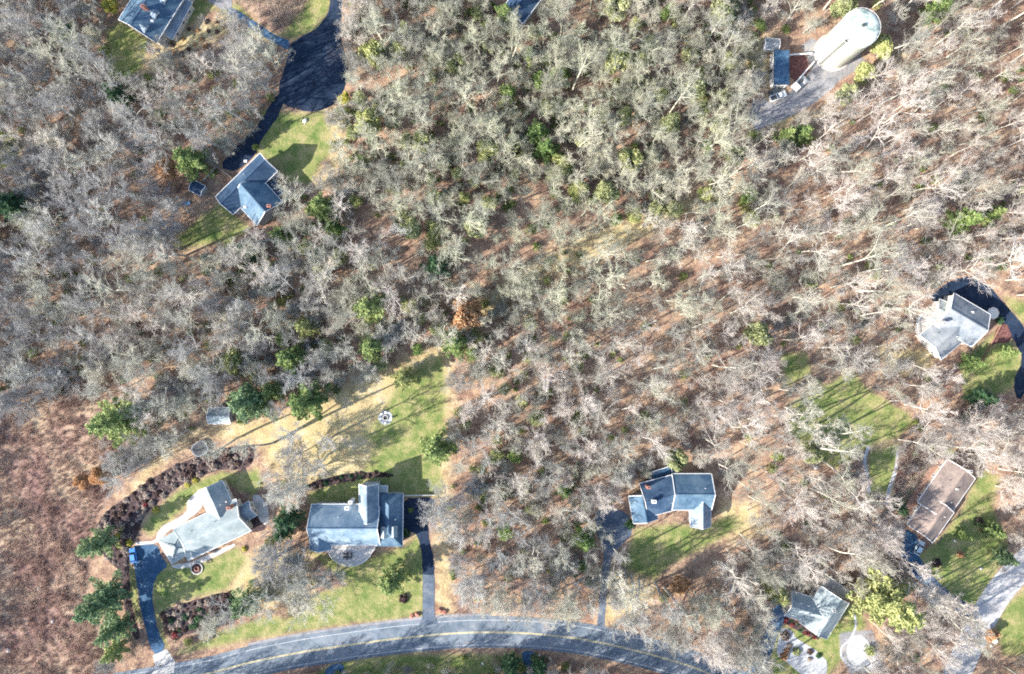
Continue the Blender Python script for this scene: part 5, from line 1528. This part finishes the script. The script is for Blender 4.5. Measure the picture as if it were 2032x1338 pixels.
# clearings in photo pixels, tested against the crown's place
CLEAR = LAWNS[:6] + LAWNS[7:-1] + [DRY[0]] + [
 [(556, 60), (690, -40), (696, 120), (690, 200), (640, 232), (560, 216), (500, 300), (560, 330), (570, 400), (540, 450), (500, 460), (430, 415), (425, 380), (440, 320), (545, 215)],
 [(-100, 855), (60, 815), (180, 760), (215, 800), (205, 1000), (280, 930), (520, 870), (545, 1000), (530, 1070), (470, 1180), (350, 1280), (250, 1330), (170, 1400), (-100, 1400)],
 [(590, 985), (640, 930), (800, 930), (868, 960), (858, 1040), (870, 1100), (866, 1230), (300, 1345), (240, 1400), (400, 1384), (600, 1336), (800, 1308), (1000, 1298), (1150, 1310), (1320, 1350), (1450, 1400), (1600, 1460), (1600, 1400), (1430, 1300), (1300, 1262), (1180, 1232), (1195, 1110), (1175, 1000), (1250, 990), (1240, 960), (1330, 920), (1425, 940), (1470, 1020), (1440, 1075), (1235, 1240), (1180, 1230), (1000, 1225), (868, 1225), (600, 1110)],
 [(1500, 60), (1600, 70), (1640, 40), (1710, -10), (1745, 40), (1700, 120), (1660, 180), (1600, 225), (1495, 262), (1485, 235), (1520, 170)],
 [(1830, 590), (1890, 550), (1960, 555), (2040, 640), (2060, 700), (2040, 800), (1910, 800), (1900, 750), (1830, 700), (1815, 650)],
 [(1780, 1060), (1790, 1000), (1870, 890), (1960, 925), (1990, 1000), (2000, 1100), (1930, 1220), (1870, 1180), (1790, 1125)],
 [(1545, 1190), (1610, 1170), (1640, 1140), (1710, 1185), (1725, 1250), (1680, 1340), (1600, 1400), (1480, 1400), (1520, 1300)],
 [(1890, 1400), (1870, 1320), (1930, 1200), (2040, 1090), (2100, 1090), (2100, 1260), (1980, 1290), (1960, 1400)],
 [(240, -40), (380, -40), (460, -30), (450, 30), (345, 90), (300, 95), (215, 170), (205, 60)],
 [(395, -10), (650, -40), (640, 40), (560, 85), (450, 30)],
 [(985, -10), (1070, -20), (1060, 20), (1034, 50), (1000, 30)],
 [(300, 60), (420, 50), (470, 60), (450, 90), (350, 110)],
 [(180, 1400), (250, 1345), (300, 1300), (330, 1285), (420, 1285), (500, 1255), (700, 1225), (860, 1215), (1000, 1215), (1200, 1234), (1300, 1262), (1440, 1312), (1520, 1345), (1600, 1400), (1440, 1400), (1320, 1352), (1150, 1310), (1000, 1298), (800, 1310), (600, 1340), (400, 1390)],
 [(340, 930), (330, 890), (400, 845), (520, 845), (520, 900)],
 [(355, 350), (410, 350), (410, 420), (360, 420)], [(400, 800), (460, 800), (460, 850), (400, 850)],
]
HZ = {'tall': 19, 'bushy': 12.5, 'thin': 22, 'high': 26}
def zone(px, py):
    """kind weights, spacing m, scale range"""
    if px < 700 and py < 800: return 'west'
    if py < 400 and px < 1500 and (px > 640): return 'north'
    if 900 < px < 1175 and py > 560: return 'lot'
    if px > 1180 or py < 600: return 'east'
    return 'mid'
ZP = {'west': (.55, .33, .12, 4.9, .55, 1.1), 'north': (.5, .28, .22, 4.9, .5, 1.05), 'lot': (.4, .30, .30, 5.2, .5, 1.0), 'east': (.36, .06, .58, 5.3, .5, 1.12), 'mid': (.45, .45, .1, 5.6, .65, .95)}
# stretches where the woods open and the leaf litter shows
GLADES = [(1180, 470, 120, 22, 25), (1300, 430, 110, 18, 25), (1560, 330, 90, 22, 25), (900, 720, 30, 20, 0), (440, 330, 30, 12, 40), (830, 600, 50, 16, 30), (640, 690, 50, 14, 20), (140, 270, 40, 20, 20), (150, 300, 34, 16, 50),
          (700, 180 + 300, 70, 14, 30), (1400, 520, 100, 14, 25), (1050, 480, 90, 16, 25), (1320, 620, 60, 12, 25), (1230, 560, 60, 14, 25), (1100, 700, 70, 16, 25), (1460, 470, 90, 14, 25), (290, 545, 26, 30, 0), (240, 240, 60, 12, -20),
          (1620, 240, 70, 14, 30), (1780, 60, 50, 24, 40), (1000, 860, 50, 14, 25), (950, 960, 30, 16, 0), (1150, 850, 60, 14, 25), (1700, 350, 90, 12, 25), (1240, 740, 60, 14, 25), (1330, 1150, 60, 20, 20)]
def in_glade(px, py):
    for gx, gy, a, b, ang in GLADES:
        c, s_ = math.cos(R(ang)), math.sin(R(ang)); dx, dy = px - gx, -(py - gy)
        u, v = (dx * c + dy * s_) / a, (-dx * s_ + dy * c) / b
        if u * u + v * v < 1: return True
    return False
_gx, _gy = np.meshgrid(np.arange(-500, 2540, 3.0), np.arange(-400, 1750, 3.0))
_cm = np.zeros(_gx.shape, bool)
for p in CLEAR: _cm |= inside(p, _gx, _gy)
def in_clear(px, py):
    i, j = int((py + 400) / 3), int((px + 500) / 3)
    return bool(_cm[i, j]) if 0 <= i < _cm.shape[0] and 0 <= j < _cm.shape[1] else False
def near_house(x, y, m):
    for cx, cy, dx, dy, hl, hw in HOUSE_RECTS:
        vx, vy = x - cx, y - cy
        if abs(vx * dx + vy * dy) < hl + m and abs(-vx * dy + vy * dx) < hw + m: return True
    return False
cells = {}
placed = []
rr = random.Random(4242)
tries = 0
while tries < 46000:
    tries += 1
    x, y = rr.uniform(-216, 216), rr.uniform(-152, 152)
    px0, py0 = toward(x, y, 0)
    zn = zone(px0, py0)
    if px0 > 2060 or py0 > 1360 or px0 < -20 or py0 < -20: zn = 'west' if px0 < 1000 else 'east'
    wt, wb_, wth, sp, s0, s1 = ZP[zn]
    k = rr.choices(('tall', 'bushy', 'thin'), (wt, wb_, wth))[0]
    sc_ = rr.uniform(s0, s1)
    h = HZ[k] * sc_
    px, py = toward(x, y, h * .62)
    rad = {'tall': 4.6, 'bushy': 4.8, 'thin': 4.0}[k] * sc_ * S
    if 560 < px0 < 1060 and py0 < 1346 and py0 > 1290: continue
    # crown and foot both out of clearings
    pad = rad * .55
    if in_clear(px, py) or in_clear(px0, py0) or near_house(x, y, 3.0): continue
    if any(in_clear(px + pad * c, py + pad * s_) for c, s_ in ((1, 0), (-1, 0), (0, 1), (0, -1))): continue
    if in_glade(px0, py0) and rr.random() < .72: continue
    if any((px - a) ** 2 + (py - b) ** 2 < (r + rad * .35) ** 2 for a, b, r in taken): continue
    ci, cj = int(x // 7), int(y // 7); ok = True
    dmin = sp * (.62 + .42 * sc_)
    for i in (-1, 0, 1):
        for j in (-1, 0, 1):
            for (qx, qy) in cells.get((ci + i, cj + j), ()):
                if (qx - x) ** 2 + (qy - y) ** 2 < dmin ** 2: ok = False; break
            if not ok: break
        if not ok: break
    if not ok: continue
    cells.setdefault((ci, cj), []).append((x, y))
    placed.append((x, y, k, sc_, px, py, rad))
# tall trees across the road, below the picture, whose shade lies on the asphalt
for i in range(150):
    j = rr.randrange(14 * 3, len(line) - 14 * 2); q = line[j]; d_ = (line[j + 1] - line[j - 1]).normalized() if j + 1 < len(line) else Vector((1, 0))
    o_ = rr.uniform(9, 30); x, y = q.x + d_.y * o_, q.y - d_.x * o_
    px0, py0 = toward(x, y, 0)
    if py0 < 1345 and px0 < 1075: continue
    if 1030 < px0 < 1070 or any((x - a[0]) ** 2 + (y - a[1]) ** 2 < 9 for a in placed[-160:]): continue
    s_ = rr.uniform(.7, .95); placed.append((x, y, rr.choice(('high', 'tall', 'thin')), s_, px0, py0, 20 * s_ if py0 > 1340 else 22 * s_))
print('trees placed', len(placed))
# the ones that show largest become trees of their own
def in_frame(t): return 5 < t[4] < 2027 and 5 < t[5] < 1333
order = sorted([t for t in placed if in_frame(t)], key=lambda t: -t[6] * (1.0 if t[2] != 'thin' else 1.1))
NI = 300 - len(BARE) - N_EDGE
single = order[:NI]; sset = set(id(t) for t in single)
REG = [
 (lambda x, y: x < 560 and y < 330, 'the top left woods left of the round road end'),
 (lambda x, y: x < 330 and y < 730, 'the left edge woods above the bramble field'),
 (lambda x, y: x < 900 and 330 <= y < 800 and x < 620, 'the woods above the garden shed'),
 (lambda x, y: x < 900 and y >= 330 and y < 800, 'the woods left of the orange oak'),
 (lambda x, y: 900 <= x < 1175 and y >= 560, 'the wooded lot above the road bend'),
 (lambda x, y: x < 960 and y < 330, 'the woods just right of the round road end'),
 (lambda x, y: x < 1250 and y < 560, 'the upper middle woods around the twin green pines'),
 (lambda x, y: x < 1500 and y < 400, 'the woods left of the water tank yard'),
 (lambda x, y: y < 400, 'the woods right of and below the water tank'),
 (lambda x, y: x < 1560 and y < 700, 'the thin open woods right of the wooded lot'),
 (lambda x, y: y < 700, 'the woods above the curving driveway'),
 (lambda x, y: x < 1560 and y < 1000, 'the woods behind the long slate roofed house'),
 (lambda x, y: y < 1000, 'the woods around the striped back lawn'),
 (lambda x, y: x < 900, 'the trees round the two left roadside houses'),
 (lambda x, y: True, 'the woods left of the white roofed house'),
]
KW = {'tall': 'tall wide bare tree', 'bushy': 'low bushy bare tree', 'thin': 'slender bare tree', 'high': 'high-crowned bare tree'}
for t in single:
    x, y, k, sc_, px, py, rad = t
    reg = next(n for f, n in REG if f(px, py))
    tm, cm, pr, _ = PROTO[k][rr.randrange(len(PROTO[k]))]
    lb = KW[k] + ' in ' + reg
    put_tree(tm, cm, 'bare_tree', (x, y, 0), rr.uniform(0, 6.28), (sc_, sc_, sc_ * rr.uniform(.9, 1.1)), lb, 'bare tree', KW[k] + 's in ' + reg)

# every smaller bare tree: one object of instanced trees
rest = [t for t in placed if id(t) not in sset]
# saplings between them
for _ in range(1500):
    x, y = rr.uniform(-175, 175), rr.uniform(-118, 118); px, py = toward(x, y, 0)
    if in_clear(px, py) or near_house(x, y, 1.5) or (in_glade(px, py) and rr.random() < .5): continue
    rest.append((x, y, rr.choice(('bushy', 'thin', 'bushy')), rr.uniform(.22, .42), px, py, 5))
allp = [(k, i) for k in ('tall', 'bushy', 'thin', 'high') for i in range(len(PROTO[k]))]
src = []
wm = bpy.data.meshes.new('woods')
wm.vertices.add(len(rest)); wm.vertices.foreach_set('co', np.array([(t[0], t[1], 0) for t in rest], np.float32).ravel())
for nm, typ, vals in (('pick', 'INT', [allp.index((t[2], rr.randrange(len(PROTO[t[2]])))) for t in rest]), ('size', 'FLOAT', [t[3] for t in rest]), ('turn', 'FLOAT', [rr.uniform(0, 6.28) for _ in rest])):
    a = wm.attributes.new(nm, typ, 'POINT'); a.data.foreach_set('value', vals)
woods = link('woods', wm)
tag(woods, 'mass of smaller grey bare trees and saplings filling the woods', 'woods', kind='stuff')
# one mesh per prototype (trunk and crown joined), read through the trunk and crown of standing trees
standing = {}
for o in COL.objects:
    if o.type == 'MESH' and o.parent and o.parent.get('category') == 'bare tree':
        if not (o.material_slots and o.material_slots[0].link == 'OBJECT'): standing.setdefault(o.data.name, o)
ng = bpy.data.node_groups.new('scatter_woods', 'GeometryNodeTree')
ng.interface.new_socket('Geometry', in_out='INPUT', socket_type='NodeSocketGeometry')
ng.interface.new_socket('Geometry', in_out='OUTPUT', socket_type='NodeSocketGeometry')
gi = ng.nodes.new('NodeGroupInput'); go = ng.nodes.new('NodeGroupOutput')
jl = ng.nodes.new('GeometryNodeGeometryToInstance')
names = []
g2 = []
for (k, i) in allp:
    tm, cm = PROTO[k][i][0], PROTO[k][i][1]
    ji = ng.nodes.new('GeometryNodeJoinGeometry')
    for me in (cm, tm):
        o = standing.get(me.name)
        if o is None: continue
        oi = ng.nodes.new('GeometryNodeObjectInfo'); oi.transform_space = 'ORIGINAL'
        oi.inputs['Object'].default_value = o
        ng.links.new(oi.outputs['Geometry'], ji.inputs[0])
    gt = ng.nodes.new('GeometryNodeGeometryToInstance'); ng.links.new(ji.outputs[0], gt.inputs[0]); g2.append(gt)
js = ng.nodes.new('GeometryNodeJoinGeometry')
for gt in reversed(g2): ng.links.new(gt.outputs[0], js.inputs[0])
ip = ng.nodes.new('GeometryNodeInstanceOnPoints')
def attr(nm, typ):
    a = ng.nodes.new('GeometryNodeInputNamedAttribute'); a.data_type = typ; a.inputs[0].default_value = nm
    return next(o for o in a.outputs if o.enabled and o.name == 'Attribute')
ng.links.new(gi.outputs[0], ip.inputs['Points']); ng.links.new(js.outputs[0], ip.inputs['Instance'])
ip.inputs['Pick Instance'].default_value = True
ng.links.new(attr('pick', 'INT'), ip.inputs['Instance Index'])
cx = ng.nodes.new('ShaderNodeCombineXYZ'); ng.links.new(attr('turn', 'FLOAT'), cx.inputs[2]); ng.links.new(cx.outputs[0], ip.inputs['Rotation'])
ng.links.new(attr('size', 'FLOAT'), ip.inputs['Scale'])
ng.links.new(ip.outputs[0], go.inputs[0])
md = woods.modifiers.new('scatter', 'NODES'); md.node_group = ng

# ------------------------------------------------------------------ low brush: brambles and twigs, one mass
def brush(name, pts, col_mat, hrange, label, stems=14, wid=.035):
    rs = np.random.RandomState(9); n = len(pts); P = np.array(pts)
    base = np.repeat(P, stems, 0); m = len(base)
    ph = .5 + .5 * np.sin(P[:, 0] * .31 + 2 * np.sin(P[:, 1] * .17)) * np.sin(P[:, 1] * .27 + 1.7 * np.sin(P[:, 0] * .13))
    hs = np.repeat(rs.uniform(*hrange, n) * (.55 + 1.0 * ph), stems) * rs.uniform(.5, 1.1, m)
    a = rs.rand(m) * 6.28; sp = rs.uniform(.2, 1.0, m) * hs
    b0 = np.stack([base[:, 0] + rs.randn(m) * .3, base[:, 1] + rs.randn(m) * .3, np.zeros(m)], 1)
    mid = b0 + np.stack([np.cos(a) * sp * .5, np.sin(a) * sp * .5, hs * .8], 1)
    tip = mid + np.stack([np.cos(a + .4) * sp * .8, np.sin(a + .4) * sp * .8, hs * rs.uniform(-.3, .3, m)], 1)
    segs = np.concatenate([np.concatenate([b0, mid, np.full((m, 1), wid), np.full((m, 1), wid * .8)], 1), np.concatenate([mid, tip, np.full((m, 1), wid * .8), np.full((m, 1), wid * .4)], 1)])
    V, F = tubes(segs, 3); me = np_mesh(name, V, F)
    o = link(name, me, col_mat); tag(o, label, 'brush', kind='stuff'); return o
fp = []
_fw = W(FIELD[0])
for _ in range(9000):
    x, y = rr.uniform(-185, -115), rr.uniform(-120, -5); 
    if inpoly(_fw, x, y): fp.append((x, y))
M['bramble'] = noise_mat('bramble_stems', [(0.18, 0.10, 0.09), (0.38, 0.26, 0.21), (0.62, 0.49, 0.38)], 0.12, 6, 0.9)
brush('bramble_field', fp, M['bramble'], (.5, 1.5), 'tangled reddish brown brambles covering the field at lower left')
fp = []
for _ in range(9000):
    x, y = rr.uniform(-165, 165), rr.uniform(-112, 112); px, py = toward(x, y, 0)
    if in_clear(px, py) or near_house(x, y, .5): continue
    fp.append((x, y))
for p in FIELD[1:]:
    w = W(p)
    for _ in range(500):
        x = rr.uniform(min(q[0] for q in w), max(q[0] for q in w)); y = rr.uniform(min(q[1] for q in w), max(q[1] for q in w))
        if inpoly(w, x, y): fp.append((x, y))
M['twigs'] = noise_mat('twiggy_brush', [(0.26, 0.17, 0.15), (0.42, 0.33, 0.27), (0.55, 0.49, 0.40)], 0.1, 6, 0.9)
brush('undergrowth', fp, M['twigs'], (.6, 2.4), 'thin brown twiggy undergrowth on the forest floor', stems=12, wid=.03)
# low green understory plants scattered in the woods
fp = []
while len(fp) < 900:
    x, y = rr.uniform(-165, 165), rr.uniform(-112, 112); px, py = toward(x, y, 0)
    if in_clear(px, py) or near_house(x, y, 1): continue
    w = 1.0 if (py < 420 and 640 < px < 1520) else (.35 if px < 900 or px < 1180 else .18)
    if rr.random() < w: fp.append((x, y, rr.uniform(.7, 1.9)))
C, A, B = [], [], []
rs = np.random.RandomState(5)
for x, y, r in fp:
    n = int(90 * r); d = rvec(rs, n); d[:, 2] = np.abs(d[:, 2])
    C.append(np.array([x, y, .2]) + d * r * rs.rand(n, 1) ** .4 * np.array([1, 1, 1.3])); a = rvec(rs, n); b = np.cross(a, rvec(rs, n)); b /= np.linalg.norm(b, axis=1, keepdims=True) + 1e-9
    A.append(a * .22); B.append(b * .12)
V, F = quads(np.concatenate(C), np.concatenate(A), np.concatenate(B))
me = np_mesh('laurel_thicket', V, F)
L_['under'] = leaf_material('understory_leaves', [(0.10, 0.15, 0.05), (0.25, 0.30, 0.09), (0.42, 0.44, 0.16)], .05)
tag(link('green_undergrowth', me, L_['under']), 'patches of low green undergrowth scattered through the woods', 'undergrowth', kind='stuff')

# ------------------------------------------------------------------ shrubs in beds, each its own
def shrub(px, r, mt, label, group=None, cat='shrub', z=0):
    o = bpy.data.objects.new('garden_shrub', SHRUB[rnd.randrange(5)]); COL.objects.link(o)
    o.location = G3(px[0], px[1], 0) + Vector((0, 0, .03)); o.rotation_euler = (0, 0, rnd.uniform(0, 6.28)); s_ = r * rnd.uniform(.9, 1.1)
    o.scale = (s_, s_, s_ * rnd.uniform(.8, 1.1)); o.material_slots[0].link = 'OBJECT'; o.material_slots[0].material = L_[mt]
    tag(o, label, cat, group); return o
for p, lb in (((372, 962), 'round yellow shrub, left of the pair at the lower rim of the long bed'), ((388, 953), 'round yellow shrub, right of the pair at the lower rim of the long bed'),
              ((310, 1012), 'round yellow shrub alone at the lower rim of the long bed'),
              ((242, 1046), 'uppermost of four yellow shrubs in the left end of the long garden bed'), ((236, 1062), 'second from top of four yellow shrubs in the left end of the long garden bed'),
              ((238, 1082), 'lowest of four yellow shrubs in the left end of the long garden bed'), ((258, 1077), 'yellow shrub nearest the blue car'), ((485, 1089), 'yellow shrub at the right lower corner of the silver roofed house')):
    shrub(p, 1.0, 'yellow', lb)
def fill_bed(poly, n, rmin, rmax, mts, label, group, seed, dist=9):
    r_ = random.Random(seed); pts = []; t = 0
    xs_ = [p[0] for p in poly]; ys_ = [p[1] for p in poly]
    while len(pts) < n and t < 6000:
        t += 1; px, py = r_.uniform(min(xs_), max(xs_)), r_.uniform(min(ys_), max(ys_))
        if not inpoly(poly, px, py): continue
        if any((px - a) ** 2 + (py - b) ** 2 < dist ** 2 for a, b in pts): continue
        if near_house(*G(px, py), .3): continue
        pts.append((px, py)); mt = r_.choice(mts)
        w = {'brown': 'brown leafed', 'greyshrub': 'grey twiggy', 'green': 'green', 'pine_dark': 'dark green', 'red': 'red', 'orange': 'rust-orange', 'olive': 'olive', 'pine': 'green'}[mt]
        e = ''
        if n > 100: e = ' at the lower left end of' if py > 1040 else (' in the middle of' if px < 380 else ' at the upper right end of')
        lb_ = (w + ' shrub' + e + ' the long curving garden bed') if e else w + ' ' + label
        shrub((px, py), r_.uniform(rmin, rmax), mt, lb_, w + ' ' + group + e.replace(' of', ''))
bedA = [(190, 1050), (215, 1012), (255, 988), (300, 953), (350, 926), (400, 907), (450, 892), (500, 886), (504, 910), (480, 930), (440, 928), (400, 942), (360, 958), (330, 980), (300, 1004), (278, 1034), (266, 1066), (252, 1090), (252, 1120), (240, 1125), (215, 1110), (195, 1080)]
fill_bed(bedA, 105, .3, 1.3, ['brown', 'greyshrub', 'greyshrub', 'greyshrub', 'brown'], 'shrub in the long curving garden bed above the silver roofed house', 'shrubs in the long garden bed', 1, 10)
bedB = [(324, 1220), (350, 1204), (400, 1188), (460, 1175), (464, 1203), (438, 1242), (380, 1252), (340, 1268)]
fill_bed(bedB, 60, .35, 1.5, ['brown', 'greyshrub', 'greyshrub', 'pine_dark', 'brown'], 'shrub in the mulch bed between the silver roofed house and the road', 'shrubs in the roadside mulch bed', 2, 8)
fill_bed([(604, 968), (640, 952), (700, 940), (760, 938), (785, 944), (730, 946), (660, 960), (612, 974)], 26, .45, .9, ['brown', 'pine_dark', 'brown'], 'shrub in the thin row behind the round-decked house', 'shrubs in the row behind the round-decked house', 3, 6)
for p, r, mt, lb in (((348, 1260), 1.3, 'red', 'red shrub at the lower left of the roadside mulch bed'), ((335, 1232), 1.0, 'red', 'smaller red shrub at the left of the roadside mulch bed'), ((290, 1002), 1.0, 'red', 'red shrub in the long garden bed'),
                     ((1557, 1261), 1.5, 'brown', 'round brown shrub in the top lobe of the gravel bed'), ((1566, 1281), 1.0, 'greyshrub', 'grey shrub in the middle of the gravel bed'), ((1561, 1291), 1.1, 'orange', 'tan shrub above the orange one in the gravel bed'),
                     ((1555, 1302), 1.3, 'orange', 'orange shrub at the left rim of the gravel bed'), ((1580, 1292), 1.3, 'olive', 'tan-green shrub casting a dark shadow in the gravel bed'), ((1607, 1293), 1.0, 'brown', 'brown shrub in the right half of the gravel bed'),
                     ((1624, 1301), .9, 'pine_dark', 'dark round shrub at the right rim of the gravel bed'), ((1606, 1308), .8, 'greyshrub', 'small grey shrub low in the gravel bed'), ((801, 1187), 1.4, 'brown', 'dry brown shrub on the front lawn left of the grey drive'),
                     ((1888, 655 - 20), .0001, 'green', None), ((1982, 636), 1.3, 'pine_dark', 'dark round shrub inside the curving driveway'), ((805, 1058), 1.6, 'pine_dark', 'dark shrub at the right front corner of the round-decked house'),
                     ((1790, 1012), 2.0, 'pine_dark', 'dark evergreen shrub at the left end of the ranch house'), ((1250, 1040), 1.6, 'pine_dark', 'dark shrub between the slate house and its parking area'), ((1960, 790), 1.8, 'pine_dark', 'dark shrub at the foot of the curving driveway lawn'),
                     ((1942, 1035), 1.4, 'brown', 'brown shrub on the ranch house lawn, upper of two'), ((1952, 1052), 1.3, 'orange', 'rust shrub on the ranch house lawn, near the blue-green pine'), ((1858, 1117), 1.3, 'brown', 'brown shrub on the lawn below the ranch house drive'),
                     ((1905, 1100), 1.2, 'orange', 'rust shrub in the middle of the ranch house lawn'), ((330, 882), 1.6, 'pine_dark', 'dark shrub at the left of the trampoline'), ((815, 1012), .9, 'green', 'small green shrub beside the dark drive'),
                     ((1530, 268), 1.6, 'lime', 'yellow-green shrub at the foot of the tank yard drive'), ((420, 1262), 1.0, 'greyshrub', 'grey shrub below the roadside mulch bed')):
    if lb: shrub(p, r, mt, lb)
fill_bed([(1553, 1229), (1570, 1228), (1600, 1247), (1626, 1264), (1620, 1270), (1590, 1254), (1560, 1239)], 14, .4, .7, ['brown', 'pine_dark', 'red'], 'shrub in the narrow bed at the front wall of the white roofed house', 'shrubs at the white roofed house front', 4, 6)
fill_bed([(300, 55), (440, 40), (455, 70), (380, 110), (310, 110)], 16, .5, 1.0, ['brown', 'brown', 'orange'], 'shrub on the brown bank below the top left house', 'shrubs on the brown bank', 6, 14)
fill_bed([(1790, 888), (1845, 876), (1858, 895), (1830, 922), (1800, 955), (1778, 975)], 18, .5, 1.0, ['brown', 'greyshrub'], 'shrub in the reddish bed above the ranch house', 'shrubs in the reddish bed above the ranch house', 7, 11)
